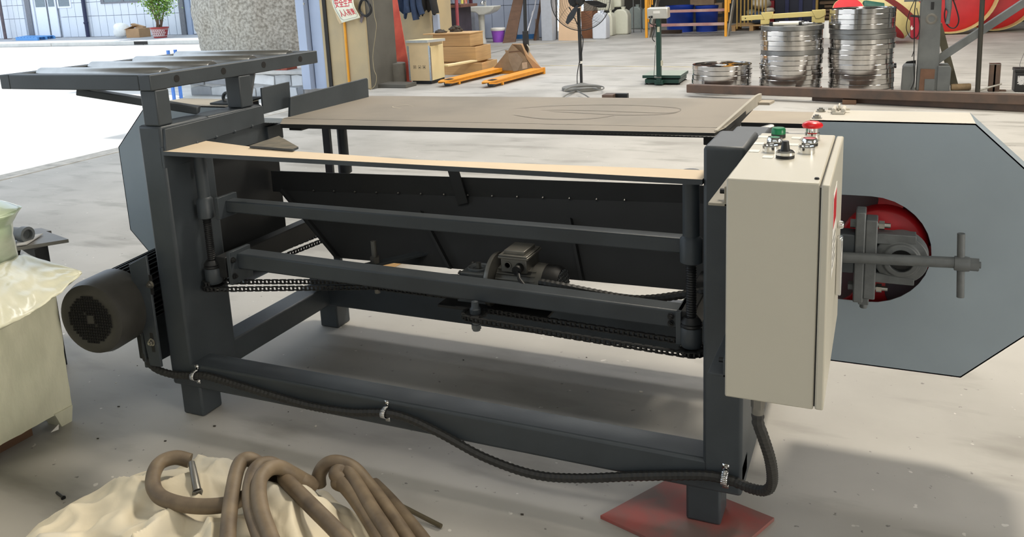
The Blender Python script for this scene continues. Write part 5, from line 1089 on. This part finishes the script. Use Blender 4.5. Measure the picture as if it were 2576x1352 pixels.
zg = zat(2290, 166, yC)
obj('gusset_box', M().prism([(xat(2268, 200, yC), yC - .02, 0), (xat(2302, 200, yC), yC - .02, 0), (xat(2304, 166, yC), yC - .02, zg), (xat(2276, 166, yC), yC - .02, zg), (xat(2271, 172, yC), yC - .02, zg - .03)], (0, .3, 0)), GC, t, bevel=.005)
obj('gusset_box', M().prism([(xat(2357, 200, yC), yC - .02, 0), (xat(2390, 200, yC), yC - .02, 0), (xat(2393, 172, yC), yC - .02, zg - .02), (xat(2388, 166, yC), yC - .02, zg), (xat(2360, 166, yC), yC - .02, zg)], (0, .3, 0)), GC, t, bevel=.005)
obj('hoop', M().tube([(xat(2268, 165, yC + .1) + .001 + .085 * math.cos(a) - .05, yC + .12 + .12 * math.sin(a), zat(2268, 168, yC)) for a in [math.pi * .5 + math.pi * k / 12 for k in range(13)]], .014, 6), BLACKM, t)
obj('back_angle', M().prism([at(2271, 166, y=yC + .25), at(2304, 166, y=yC + .25), at(2304, 152, y=yC + .25), at(2281, 155, y=yC + .25)], (0, .02, 0)), BLACKM, t)
br0, br1 = at(2356, 152, y=yC + .1), at(2640, -36, y=yC + .1)
obj('brace', M().bar(br0, br1, .07, .095, up=(0, -1, .0)), GC, t, bevel=.003)
ln0, ln1 = at(2360, 60, y=yC + .45), at(2400, 222, y=yC + .45)
obj('rear_strut', M().bar(V((ln1.x, ln1.y, 0)), ln0, .07, .07), mat('olive_strut', (90, 86, 70), .6), t)
obj('weld_scar', M().lathe([(.03, 0), (.045, .003), (.055, 0)], at(2343, 48, y=yC - .002), (0, -1, 0), 12), ALU, t)
obj('column_slot', M().box(xat(2342, 12, yC), xat(2350, 12, yC), yC - .004, yC + .01, zat(2346, 24, yC), zat(2346, 5, yC)), BLACKM, t)
obj('top_channel', M().box(xat(2275, -1, yC), xat(2320, -1, yC), yC, yC + .1, zat(2300, 4, yC), zat(2300, -14, yC)), GC, t)
t = thing('control_pendant', 'dark red hanging control box with trailing wires left of the grey column', 'control box', at(2302, 98, y=yC - .03))
obj('box', M().prism([at(2290, 42, y=yC - .05), at(2313, 44, y=yC - .05), at(2311, 100, y=yC - .05), at(2290, 95, y=yC - .05)], (0, .06, 0)), mat('pendant_red', (166, 34, 54), .5, var=.08), t, bevel=.004)
obj('box_top', M().prism([at(2290, 41, y=yC - .05), at(2314, 43, y=yC - .05), at(2314, 39, y=yC + .01), at(2291, 37, y=yC + .01)], (0, .002, -.008)), BLACK, t)
obj('box_mark', M().prism([at(2290.5, 70, y=yC - .052), at(2294, 63, y=yC - .052), at(2296, 70, y=yC - .052), at(2299, 69, y=yC - .052), at(2296, 75, y=yC - .052), at(2292, 76, y=yC - .052)], (0, .001, 0)), WHITE, t)
mm = M().tube(spline([at(2304, 0, y=yC - .06), at(2300, 40, y=yC - .07), at(2300, 90, y=yC - .06), at(2299, 150, y=yC - .06), at(2300, 200, y=yC - .05), at(2291, 225, y=yC - .05)], 6), .005, 5)
mm.tube(spline([at(2301, 0, y=yC - .06), at(2288, 30, y=yC - .06), at(2280, 65, y=yC - .06), at(2284, 85, y=yC - .06), at(2296, 98, y=yC - .06), at(2310, 88, y=yC - .06), at(2314, 60, y=yC - .06), at(2306, 20, y=yC - .06)], 6), .004, 5)
mm.tube(spline([at(2299, 128, y=yC - .06), at(2294, 143, y=yC - .06)], 4), .004, 5)
obj('pendant_wire', mm, BLACK, t)
t = thing('hanging_plug', 'grey cable connector hanging with a loop before the large red pulley', 'plug', at(2387, 62, y=yC - .1))
mm = M().tube(spline([at(2395, -8, y=yC - .1), at(2405, 20, y=yC - .1), at(2412, 50, y=yC - .1), at(2405, 68, y=yC - .1), at(2392, 70, y=yC - .1), at(2380, 58, y=yC - .1), at(2376, 35, y=yC - .1), at(2382, 10, y=yC - .1)], 6), .006, 6)
obj('wire_loop', mm, BLACK, t)
obj('plug_body', M().tube([at(2386, -4, y=yC - .1), at(2386, 18, y=yC - .1), at(2388, 30, y=yC - .1), at(2383, 60, y=yC - .1)], [.03, .03, .016, .02], 10), CAST, t)
solo('black_rod', M().tube([fl_at(2459, 232) , at(2472, -10, y=fl_at(2459, 232).y)], .022, 10), mat('dark_rod', (52, 50, 42), .5), 'thin dark rod standing upright right of the grey column', 'rod')
p = fl_at(2410, 228)
solo('wood_roller', M().lathe([(0, 0), (.028, 0), (.032, .01), (.034, .16), (.03, .175), (0, .175)], V((xat(2392, 220, p.y), p.y, .034)), (1, .1, .02), 18), mat('old_roller', (132, 112, 84), .8, var=.2, scale=20), 'short worn wooden roller lying by the foot of the grey column', 'roller')
p = fl_at(2505, 231); y_ = p.y
t = thing('steel_bracket', 'tall narrow U shaped steel bracket standing on the floor', 'bracket', p)
x_0, x_1 = xat(2488, 200, y_), xat(2516, 200, y_); zt_ = zat(2505, 163, y_)
obj('bracket_side', M().box(x_0, x_0 + .055, y_, y_ + .06, 0, zt_), BROWN, t, bevel=.002); obj('bracket_side', M().box(x_1 - .058, x_1, y_, y_ + .06, 0, zt_), BROWN, t, bevel=.002)
obj('bracket_top', M().box(x_0, x_1, y_, y_ + .10, zt_, zt_ + .008), STEEL, t); obj('bracket_foot', M().box(x_0, x_1 + .06, y_ + .02, y_ + .08, 0, .012), BROWN, t)
solo('steel_spike', M().tube([at(2458, 230, y=y_ - .05) + V((0, 0, .004)), at(2485, 221, y=y_ - .04), at(2520, 211, y=y_ - .03)], [.003, .012, .008], 8), STEEL, 'pointed steel spike leaning through the U bracket', 'spike')
p = fl_at(2575, 232); y_ = p.y
t = thing('battery', 'black lead battery with a torn white label at the right edge', 'battery', (xat(2590, 232, y_), y_, 0))
xa = xat(2553, 210, y_); zb_ = zat(2560, 182, y_)
obj('case', M().box(xa, xa + .36, y_, y_ + .2, 0, zb_), BLACK, t, bevel=.008); obj('case_lid', M().box(xa - .006, xa + .366, y_ - .006, y_ + .206, zb_, zb_ + .03), BLACK, t, bevel=.006)
obj('case_label', M().box(xa + .02, xa + .3, y_ - .002, y_, .07, .155), mat('torn_label', (205, 205, 205), .6, col2=(40, 40, 42), scale=34, lo=.56, hi=.6), t)
obj('thin_wire', M().tube(spline([(xa + .04, y_, zb_ + .03), at(2566, 160, y=y_), at(2578, 130, y=y_)], 5), .002, 4), CAST, t)
# ---------------------------------------------------------------- outside the doorway
ROCK = mat('granite', (180, 176, 166), .9, var=.25, scale=26, col2=(128, 124, 114), bump=1.0, bscale=34, lo=.36, hi=.66)
rc = V((-9.35, 8.9, 0)); rng = random.Random(3)
from mathutils import noise
m = M(); n, rows = 72, 48; vs = []
ctr = at(640, 20, y=8.9); rxx = (at(775, 60, y=8.9).x - at(505, 60, y=8.9).x) / 2
for i in range(rows + 1):
    th = math.pi * (i / rows - .5)
    for k in range(n):
        an = 2 * math.pi * k / n; d = V((math.cos(th) * math.cos(an), math.cos(th) * math.sin(an), math.sin(th)))
        s_ = 1 + .12 * noise.noise(d * 1.3 + V((3, 1, 2))) + .07 * noise.noise(d * 3.5) + .03 * noise.noise(d * 9) + .014 * noise.noise(d * 22)
        e = (abs(math.cos(th)) ** .75) / max(.05, abs(math.cos(th))); vs.append((ctr.x + .13 + rxx * d.x * s_ * .95 * e, 8.9 + .85 * d.y * s_ * e, max(.222, .66 + 1.35 * d.z * s_)))
m._a(vs, [(i * n + k, i * n + (k + 1) % n, (i + 1) * n + (k + 1) % n, (i + 1) * n + k) for i in range(rows) for k in range(n)])
solo('boulder', m, ROCK, 'huge rough grey granite boulder standing on a low masonry base outside', 'boulder', smooth=80)
# masonry base of single stones
STO = [mat('wall_stone', (176, 180, 184), .85, var=.15, scale=6, bump=.15), mat('dark_wall_stone', (134, 138, 144), .85, var=.15, scale=6, bump=.15), mat('pale_wall_stone', (206, 210, 214), .85, var=.1, scale=6, bump=.12)]
MORT = mat('mortar', (170, 172, 174), .9)
bx0_, bx1_ = at(478, 225, y=7.4).x, at(768, 200, y=7.45).x; by0, by1 = 7.4, 10.0; ZC_ = .17
t = thing('stone_base', 'low masonry base of irregular grey stones under the boulder', 'stone base', ((bx0_ + bx1_) / 2, 8.9, -.15))
obj('core', M().box(bx0_, bx1_, by0 + .02, by1, -.15, ZC_), MORT, t)
obj('coping', M().box(bx0_ - .04, bx1_ + .04, by0 - .05, by1, ZC_, ZC_ + .05), mat('coping_slab', (186, 186, 184), .85, var=.08, bump=.06), t, bevel=.008)
rr = random.Random(5); xx = bx0_ + .01
rows_ = [(-.15, .0), (.005, ZC_ - .004)]
for (za, zb_) in rows_:
    xx = bx0_ + .01
    while xx < bx1_ - .05:
        w = rr.uniform(.2, .5); xe = min(xx + w, bx1_ - .005); j = lambda: rr.uniform(-.04, .04)
        if xe - xx > .04: obj('stone', M().prism([(xx + .006, by0 + .02, za + abs(j())), (xe - .006 + j() * .5, by0 + .02, za + abs(j()) * .5), (xe - .006, by0 + .02, zb_ - abs(j())), ((xx + xe) / 2, by0 + .02, zb_ - .002), (xx + .006, by0 + .02, zb_ - abs(j()))], (0, -.02 - rr.uniform(0, .012), 0)), rr.choice(STO), t, bevel=.006)
        xx = xe
    yy = by0 + .03
BRK = mat('red_brick', (160, 84, 68), .85, var=.15, scale=12, bump=.1)
bp0 = at(700, 199, y=by0 + .1)
for j in range(4):
    for i in range(2):
        o = M().obox((bp0.x + .06 + .115 * i + .01 * (j % 2), by0 + .13, ZC_ + .05 + .026 + .0535 * j), (.055, .01 * (j % 2), 0), (0, .11, 0), (0, 0, .026))
        solo('brick', o, BRK, 'red brick, %s in the %s column of the little pile by the door frame' % (ORD[j] if j else 'lowest', 'left' if i == 0 else 'right'), 'brick', 'red bricks on the stone base', bevel=.003)
# blue chair legs and leaves seen under the roller frame
yv = 6.9
for k, px_ in enumerate((433, 451)):
    solo('blue_post', M().box(xat(px_ - 2.5, 225, yv + .1 * k), xat(px_ + 2.5, 225, yv + .1 * k), yv + .1 * k, yv + .1 * k + .03, -.15, .55), mat('blue_post', (70, 120, 200), .4), ('left blue post seen under the roller frame', 'right blue post seen under the roller frame')[k], 'post')
LEAF = mat('leaf_green', (104, 150, 62), .5, var=.25, scale=9); LEAFY = mat('leaf_yellow_green', (150, 180, 80), .5, var=.2, scale=9)
def leaf(m, c_, d_, l, w, mi=0):
    d_ = d_.normalized(); s_ = d_.cross(V((.2, .1, 1))).normalized(); u = s_.cross(d_)
    m._a([c_, c_ + d_ * l * .5 + s_ * w + u * w * .3, c_ + d_ * l, c_ + d_ * l * .5 - s_ * w + u * w * .3], [(0, 1, 2), (0, 2, 3)], mi)
m = M(); rr = random.Random(8)
g0 = at(450, 238, y=7.1)
for k in range(60): leaf(m, V((g0.x + rr.uniform(-.3, .05), 7.1 + rr.uniform(-.1, .1), rr.uniform(0, .25))), V((rr.uniform(-1, 1), rr.uniform(-1, 1), rr.uniform(.2, 1))), .14, .03)
o = solo('low_plant', m, LEAF, 'low green plant glimpsed under the roller frame', 'plant', smooth=0); o['kind'] = 'stuff'
# potted bush at the house
p = at(404, 95, z=ZS); yP = p.y
t = thing('potted_bush', 'leafy green bush in a red flowered pot on the sidewalk', 'potted plant', (p.x, yP, ZS))
rb, rt, hp = (xat(416, 90, yP) - xat(393, 90, yP)) / 2, (xat(420, 70, yP) - xat(386, 70, yP)) / 2, zat(404, 68, yP) - ZS
POT = mat('pot_red', (168, 60, 58), .4, var=.06)
obj('pot', M().lathe([(0, 0), (rb, 0), (rt * .92, hp * .86), (rt, hp * .88), (rt, hp), (rt * .9, hp), (rt * .85, hp * .8), (0, hp * .8)], (p.x, yP, ZS), seg=36), POT, t)
m = M(); rr = random.Random(2); PW = mat('pot_white', (228, 210, 205), .5)
for rw_ in range(3):
    for k in range(11):
        a = math.pi + math.pi * (k + .5 * (rw_ % 2)) / 11; zz = hp * (.30 + .19 * rw_); r = rb + (rt * .92 - rb) * zz / (hp * .86) + .004; c_ = V((p.x + r * math.cos(a), yP + r * math.sin(a), ZS + zz)); tx = V((-math.sin(a), math.cos(a), 0)); 
        for q in range(5):
            an = 2 * math.pi * q / 5; cc = c_ + tx * .028 * math.cos(an) + V((0, 0, .028 * math.sin(an))); m._a([cc + tx * .016 * math.cos(b_) + V((0, 0, .016 * math.sin(b_))) for b_ in [math.pi * j / 3 for j in range(6)]], [(0, 1, 2, 3, 4, 5)])
obj('flower_pattern', m, PW, t, kind='stuff', smooth=0)
for zz in (.16, .80): r = rb + (rt * .92 - rb) * zz / .86 + .004; obj('pot_band', M().lathe([(r, -.008), (r + .004, 0), (r, .008)], (p.x, yP, ZS + hp * zz), seg=36), PW, t)
BARK = mat('thin_bark', (120, 100, 84), .8); m = M(); tips = []
for k in range(11):
    a = rr.uniform(0, 6.28); sp_ = rr.uniform(.15, .62); b0_ = V((p.x + rr.uniform(-.08, .08), yP + rr.uniform(-.06, .06), ZS + hp * .8)); h_ = rr.uniform(.75, 1.9)
    q = [b0_, b0_ + V((sp_ * .3 * math.cos(a), sp_ * .3 * math.sin(a), h_ * .35)), b0_ + V((sp_ * .8 * math.cos(a), sp_ * .5 * math.sin(a), h_ * .75)), b0_ + V((sp_ * 1.3 * math.cos(a), sp_ * .8 * math.sin(a), h_))]
    obj('stem', M().tube(spline(q, 4), [.022 - .0013 * i for i in range(13)], 5), BARK, t); tips += [(q[2], .30), (q[3], .36), (lerp(q[1], q[2], .6), .2)]
m = M()
for c_, s_ in tips:
    for k in range(75):
        d_ = V((rr.gauss(0, 1), rr.gauss(0, .8), rr.gauss(0, .8))) * s_ * .55; leaf(m, c_ + d_, V((rr.uniform(-1, 1), rr.uniform(-1, 1), rr.uniform(-.6, .8))), .10, .028, rr.randint(0, 1))
obj('foliage', m, [LEAF, LEAFY], t, kind='stuff', smooth=0)
# cartons, white bag, blue pallet on the sidewalk
p = at(335, 95, z=ZS); y_ = p.y
t = thing('carton', 'open brown carton standing on the sidewalk left of the potted bush', 'carton', (xat(334, 95, y_), y_, ZS))
obj('carton_body', M().box(xat(317, 85, y_), xat(350, 85, y_), y_, y_ + .5, ZS, zat(335, 72, y_)), CARD, t, bevel=.006); obj('carton_flap', M().obox((xat(325, 72, y_), y_ + .1, zat(325, 70, y_)), (.2, 0, .06), (0, .15, .0), (.003, 0, .006)), CARD, t)
solo('flat_carton', M().prism([at(328, 63, y=y_ + .55), at(330, 59, y=y_ + .55), at(360, 67, y=y_ + .55), at(354, 88, y=y_ + .55), at(347, 88, y=y_ + .55), at(345, 72, y=y_ + .55)], (0, .14, 0)), CARD, 'collapsed brown carton leaning behind the open carton', 'carton', bevel=.004)
lump(278, 58, 311, 97, y_ - .1, .45, mat('white_bag', (238, 238, 234), .6, var=.04), 'plump white bag on the sidewalk beside the brown carton', 'bag', 7)
t = thing('blue_pallet', 'light blue plastic pallet lying flat on the far left sidewalk', 'pallet', at(90, 100, z=ZS))
a_, b_, c_, d_ = at(40, 102, z=ZS), at(95, 102, z=ZS), at(140, 97, z=ZS), at(68, 97, z=ZS)
PB = mat('pallet_blue', (96, 160, 222), .5, var=.06)
for k in range(7):
    u0, u1 = k / 7, (k + .72) / 7; obj('deck_slat', M().prism([lerp(a_, b_, u0), lerp(a_, b_, u1), lerp(d_, c_, u1), lerp(d_, c_, u0)], (0, 0, .02)), PB, t); t.children[-1].location.z += .10
for v in (0, .45, .9): obj('runner', M().prism([lerp(a_, d_, v), lerp(b_, c_, v), lerp(b_, c_, v + .1), lerp(a_, d_, v + .1)], (0, 0, .10)), PB, t)
# ---------------------------------------------------------------- foreground: wrapped machine at the left edge
FILM = mat('film_over_cream', (226, 224, 200), .38, var=.1, scale=4, col2=(204, 204, 180), bump=.3, bscale=12, coat=.45, stretch=(1, 3, 1.2))
FILMG = mat('film_over_green', (172, 192, 158), .3, var=.15, scale=5, col2=(208, 212, 192), bump=.4, bscale=10, coat=.7, stretch=(1, .6, 2.4))
CLEAR = bpy.data.materials.new('stretch_film'); CLEAR.use_nodes = True; _n = CLEAR.node_tree; _b = _n.nodes['Principled BSDF']
_b.inputs['Base Color'].default_value = (.9, .92, .88, 1); _b.inputs['Roughness'].default_value = .16; _b.inputs['Alpha'].default_value = .42
t = thing('wrapped_machine', 'cream and green machine wrapped in glossy stretch film at the left edge', 'machine', (-2.2, -.6, 0))
yR = -.15
def grid(f, nu, nv, m=None):
    m = m or M(); m._a([f(i / nu, j / nv) for j in range(nv + 1) for i in range(nu + 1)], [(j * (nu + 1) + i, j * (nu + 1) + i + 1, (j + 1) * (nu + 1) + i + 1, (j + 1) * (nu + 1) + i) for j in range(nv) for i in range(nu)]); return m
xf = -1.86
def side(u, v):
    y = yR - 1.0 * u; z = .05 + (.36 + .06 * u) * v; k = .006 * noise.noise(V((u * 9, v * 4 + u * 6, 1))) + .004 * noise.noise(V((u * 30, v * 9 + u * 22, 2)))
    return V((xf + k + .012 * v, y, z))
obj('wrapped_cabinet', grid(side, 60, 24).box(-2.55, xf - .02, yR - 1.0, yR, .045, .42), FILM, t, smooth=60)
obj('cabinet_end', M().box(-2.52, xf - .004, yR - .012, yR + .004, .05, .42), FILM, t)
obj('plinth', M().box(-2.5, xf - .05, yR - 1.0, yR - .10, .0, .05), BOARDT, t); obj('machine_foot', M().prism([(xf - .01, yR - .035, 0), (xf - .01, yR, 0), (xf + .004, yR, .055), (xf + .004, yR - .06, .055)], (-.06, 0, 0)), FILM, t)
obj('film_tag', M().prism([(xf + .008, yR - .06, .008), (xf + .008, yR - .085, .012), (xf + .006, yR - .055, .022)], (.001, 0, 0)), WHITE, t)
# wing: film pulled out over a corner
tip = at(203, 683, y=-.22)
wr = [at(135, 745, x=xf), at(130, 722, y=-.24), at(50, 790, y=-.45), at(0, 830, y=-.52)]
m = M()
top = [at(48, 612, y=-.10), at(110, 662, y=-.16), at(203, 683, y=-.22)]
def wing(u, v):
    a = lerp(lerp(at(-60, 690, y=-.42), at(60, 640, y=-.22), min(1, u * 1.6)), at(204, 683, y=-.22), max(0, (u - .625) / .375)); 
    b_ = lerp(at(-60, 850, y=-.62), at(206, 688, y=-.22), u); b_ = b_ + V((0, 0, -.02 * math.sin(u * 3.14)))
    p_ = lerp(a, b_, v); w_ = math.sin(math.pi * v) * (1 - u)
    return p_ + V((.03 * w_, -.04 * w_, .02 * w_)) + V((0, 0, 1)) * .005 * noise.noise(V((u * 10, v * 7, 3))) + V((1, 0, 0)) * .003 * noise.noise(V((u * 22, v * 5 + u * 9, 5)))
obj('film_wing', grid(wing, 40, 24), FILM, t, smooth=60, solid=.002)
def skirt(u, v):
    a = wing(u, 1); b_ = lerp(V((xf + .004, -.62, .34)), V((xf + .004, yR, .40)), u); p_ = lerp(a, b_, v)
    return p_ + V((.004 * noise.noise(V((u * 20, v * 5, 2))), 0, 0))
obj('film_skirt', grid(skirt, 30, 10), FILM, t, smooth=60, solid=.002)
obj('film_web', grid(lambda u, v: lerp(lerp(at(50, 640, y=-.2), at(204, 683, y=-.22), u), lerp(at(53, 628, y=-.14), at(113, 664, y=-.16), u), v), 10, 4), CLEAR, t)
tpx = [(54, 705), (50, 650), (42, 600), (38, 570), (49, 541), (46, 536), (20, 520), (0, 509), (-40, 504)]
tcx = at(0, 560, y=-.24).x - .10
def turret(u, v):
    k = min(v, .9999) * 8; i = int(k); f = k - i; x = tpx[i][0] + (tpx[i + 1][0] - tpx[i][0]) * f; y = tpx[i][1] + (tpx[i + 1][1] - tpx[i][1]) * f
    e = at(x, y, y=-.24); r = max(.004, (e.x - tcx) * .9); a = 2 * math.pi * u; q = (abs(math.cos(a)) ** 2.4 + abs(math.sin(a)) ** 2.4) ** (-1 / 2.4)
    if v > .99: r = .002
    n_ = 1 + .05 * noise.noise(V((math.cos(a) * 2, math.sin(a) * 2, v * 7 + a))) + .02 * noise.noise(V((math.cos(a) * 6, math.sin(a) * 6, v * 14)))
    return V((tcx + r * q * math.cos(a) * n_, -.30 + r * .85 * q * math.sin(a) * n_, e.z))
obj('wrapped_turret', grid(turret, 64, 48), FILMG, t, smooth=60)
obj('turret_neck', M().lathe([(.12, .40), (.10, .44), (.085, .56), (0, .56)], (tcx, -.30, 0), (0, 0, 1), 24), FILM, t)
# steel shelf beyond it
zS = .45; t = thing('steel_side_table', 'flat grey steel plate table behind the wrapped machine', 'table', fl_at(75, 650))
pts_ = [at(x, y, z=zS) for x, y in ((20, 634), (172, 603), (124, 584), (129, 582), (104, 574), (20, 585))]
obj('plate', M().prism([at(x, y, z=zS) for x, y in ((10, 628), (172, 602), (116, 582), (129, 581), (104, 574), (10, 584))], (0, 0, -.012)), mat('steel_plate', (128, 126, 122), .5, .4, var=.08), t)
lg = at(72, 632, z=zS - .02); obj('leg', M().box(lg.x - .03, lg.x + .03, lg.y, lg.y + .05, 0, zS - .012), BLACKM, t); lg2 = at(20, 600, z=zS); obj('leg', M().box(lg2.x - .03, lg2.x + .03, lg2.y, lg2.y + .05, 0, zS - .012), BLACKM, t)
solo('paper_sheet', M().prism([at(x, y, z=zS + .003) for x, y in ((42, 620), (66, 617), (108, 590), (44, 600))], (0, 0, .004)), mat('paper', (190, 188, 184), .7), 'curled paper sheet lying on the steel side table', 'paper')
pq = at(50, 588, z=zS + .03); solo('pipe_fitting', M().lathe([(0, 0), (.022, 0), (.022, .05), (.027, .05), (.027, .075), (.018, .075), (.018, .06), (0, .06)], V((pq.x - .04, pq.y, zS + .028)), (1, .05, .0), 18), CAST, 'short grey pipe fitting lying on the steel side table', 'fitting')
# ---------------------------------------------------------------- foreground: sack with heavy cable
TARP = mat('cream_sackcloth', (216, 205, 180), .65, var=.08, scale=5, col2=(188, 184, 172), bump=.35, bscale=10, lo=.45, hi=.7)
def sackp(u, v):
    a = 2 * math.pi * u; r = v; ca_, sa_ = math.cos(a), math.sin(a)
    q = (abs(ca_) ** 2.9 + abs(sa_) ** 2.9) ** (-1 / 2.9)
    edge = q * (1 + .035 * math.sin(3 * a + 1) + .025 * math.sin(7 * a))
    x = -.905 + .44 * edge * r * ca_; y = -.745 + .43 * edge * r * sa_
    h = .205 * max(0, 1 - r ** 7) ** .7
    h -= (.20 * max(0, (-1.08 - x)) + .12 * max(0, x + .70)) * (1 - r ** 3)
    h += .03 * math.exp(-(((x + .74) / .10) ** 2 + ((y + .56) / .14) ** 2)) - .03 * math.exp(-(((x + .88) / .05) ** 2 + ((y + .50) / .16) ** 2)) + .02 * math.exp(-(((x + 1.05) / .12) ** 2 + ((y + .52) / .1) ** 2))
    k = (1 - r) ** .25 if r < 1 else 0
    h += k * (.024 * noise.noise(V((x * 8, y * 8, 1))) + .008 * noise.noise(V((x * 22 + y * 8, y * 20, 2))) - .030 * abs(noise.noise(V((x * 6 + y * 4, y * 3 - x * 2, 7)))))
    f1 = noise.noise(V((x * 5 + y * 3, y * 4 - x * 2.2, 11))); f2 = noise.noise(V((x * 9 - y * 4, y * 7 + x * 3, 23))); f3 = noise.noise(V((x * 3.2 + y * 6, y * 2.5, 31)))
    h += k * (.026 * (1 - min(1, abs(f1) * 5)) + .014 * (1 - min(1, abs(f2) * 5)) - .022 * (1 - min(1, abs(f3) * 6)))
    return V((x, y, max(.002, h)))
SK = sackp
nu, nv = 260, 90; m = M(); m._a([sackp(i / nu, .001 + .999 * j / nv) for j in range(nv + 1) for i in range(nu)], [(j * nu + i, j * nu + (i + 1) % nu, (j + 1) * nu + (i + 1) % nu, (j + 1) * nu + i) for j in range(nv) for i in range(nu)])
m._a([(x.x, x.y, .0) for x in [sackp(i / nu, 1) for i in range(nu)]], [tuple(range(nu))])
solo('cloth_sack', m, TARP, 'lumpy cream cloth sack lying on the floor in the foreground under brown cable', 'sack', smooth=70)
CABL = mat('brown_rubber_cable', (122, 106, 84), .6, var=.22, scale=18, stretch=(1, 1, 1), col2=(86, 73, 58), bump=.05)
def cable(l, r=.0155): return M().tube(spline(l, 10), r, 12)
def a3(px_, py_, z): return at(px_, py_, z=z)
c1 = [a3(478, 1160, .245), a3(440, 1152, .255), a3(400, 1168, .255), a3(384, 1210, .248), a3(400, 1248, .242), a3(450, 1268, .24), a3(510, 1275, .24), a3(570, 1270, .24), a3(610, 1255, .24), a3(645, 1240, .23), a3(690, 1205, .225), a3(700, 1195, .22)]
c2 = [a3(575, 1420, .24), a3(573, 1352, .25), a3(580, 1270, .262), a3(592, 1200, .275), a3(605, 1165, .285), a3(625, 1156, .285), a3(650, 1168, .27), a3(680, 1195, .24), a3(700, 1230, .2)]
c3 = [a3(690, 1430, .24), a3(655, 1352, .25), a3(630, 1270, .265), a3(632, 1210, .275), a3(650, 1175, .28), a3(680, 1168, .275), a3(710, 1185, .255), a3(740, 1215, .22)]
c4 = [a3(710, 1420, .245), a3(678, 1345, .26), a3(655, 1275, .275), a3(652, 1215, .285), a3(672, 1184, .29), a3(700, 1176, .28), a3(730, 1190, .26), a3(765, 1210, .23)]
c5 = [a3(900, 1400, .235), a3(850, 1340, .24), a3(790, 1280, .25), a3(735, 1225, .255), a3(716, 1206, .25), a3(728, 1197, .245), a3(760, 1208, .235), a3(790, 1222, .21)]
c6 = [a3(803, 1222, .20), a3(803, 1195, .225), a3(820, 1170, .245), a3(850, 1164, .25), a3(890, 1180, .235), a3(930, 1225, .21), a3(975, 1285, .195), a3(1040, 1380, .18)]
c7 = [a3(858, 1208, .225), a3(845, 1195, .235), a3(852, 1182, .24), a3(872, 1185, .235), a3(900, 1225, .222), a3(940, 1290, .215), a3(985, 1360, .21), a3(1010, 1420, .2)]
c8 = [a3(866, 1222, .21), a3(850, 1216, .22), a3(858, 1214, .222), a3(890, 1250, .212), a3(930, 1310, .205), a3(970, 1380, .2)]
c9 = [a3(940, 1220, .17), a3(975, 1255, .17), a3(1015, 1300, .165), a3(1060, 1355, .155), a3(1090, 1400, .15)]
lbl = ['leftmost cable loop making an open ring on the sack', 'cable bight rising highest left of the bundled loops', 'outer cable bight of the middle pair on the sack', 'inner cable bight of the middle pair on the sack', 'single cable length slanting down right across the sack middle', 'tall arched cable bight standing at the right of the sack', 'cable bight tucked under the tall right arch', 'lowest short cable bight under the right arch', 'outermost right cable length running off the sack']
t = thing('heavy_cable', 'thick brown rubber cable coiled in loops on the cream sack', 'cable', (-.85, -.6, .2))
for k, c_ in enumerate((c1, c2, c3, c4, c5, c6, c7, c8, c9)): obj('cable_loop', cable(c_), CABL, t, label=lbl[k])
hk = [a3(482, 1166, .25), a3(488, 1195, .245), a3(496, 1236, .225)]
obj('cable_lug', M().tube(hk, [.007, .008, .009], 10).lathe([(0, 0), (.013, 0), (.01, .014), (0, .016)], hk[-1] + V((0, 0, -.012)), (0, 0, 1), 6), ALU, t)
a_, b_ = at(1003, 1270, z=.02), at(1110, 1325, z=.008)
solo('steel_rod', M().tube([a_, b_], .0055, 8), mat('dull_rod', (92, 84, 66), .5, .4), 'thin dull steel rod lying on the floor right of the cable', 'rod')
p = fl_at(152, 1249); solo('floor_screw', M().tube([p + V((-.018, .004, .004)), p + V((.018, -.006, .004))], [.0035, .003], 6).lathe([(0, 0), (.006, 0), (.006, .004), (0, .004)], p + V((.018, -.006, .004)), (1, -.3, 0), 6), BLACKM, 'small dark bolt lying on the floor left of the sack', 'bolt')
# red board under the right foot
RBD = mat('worn_red_board', (158, 84, 78), .75, var=.1, scale=7, col2=(116, 96, 90), bump=.06, lo=.4, hi=.6)
pts_ = [fl_at(1510, 1306), fl_at(1690, 1208), fl_at(1948, 1312), fl_at(1800, 1440)]
solo('red_board', M().prism(pts_, (0, 0, .009)), RBD, 'worn red painted board under the right front foot of the saw', 'board', bevel=.001)
# bits swept on the floor
rr = random.Random(11); CH = mat('floor_chip', (60, 56, 50), .9); CHW = mat('white_chip', (214, 210, 200), .8)
m = M()
for k in range(46):
    gx_, gy_ = rr.uniform(230, 1700), rr.uniform(900, 1340)
    if (gy_ > 1130 and gx_ < 1150) or (gy_ > 1190 and gx_ > 1480): continue
    q = fl_at(gx_, gy_); s_ = rr.uniform(.001, .0026); m.obox(q + V((0, 0, s_ * .5)), (s_ * rr.uniform(.7, 2), s_ * .4, 0), (-s_ * .4, s_, 0), (0, 0, s_ * .5), mi=rr.choice((0, 0, 1)))
o = solo('floor_grit', m, [CH, CHW], 'scattered dark and white crumbs on the floor before the saw', 'grit', smooth=0); o['kind'] = 'stuff'

b0_, b1_ = fl_at(932, 692), fl_at(1012, 654)
solo('wood_batten', M().bar(b0_ + V((0, 0, .02)), b1_ + V((0, 0, .02)), .07, .04), WOOD, 'short wooden batten lying on the floor behind the saw, seen under its chute', 'batten', bevel=.002)
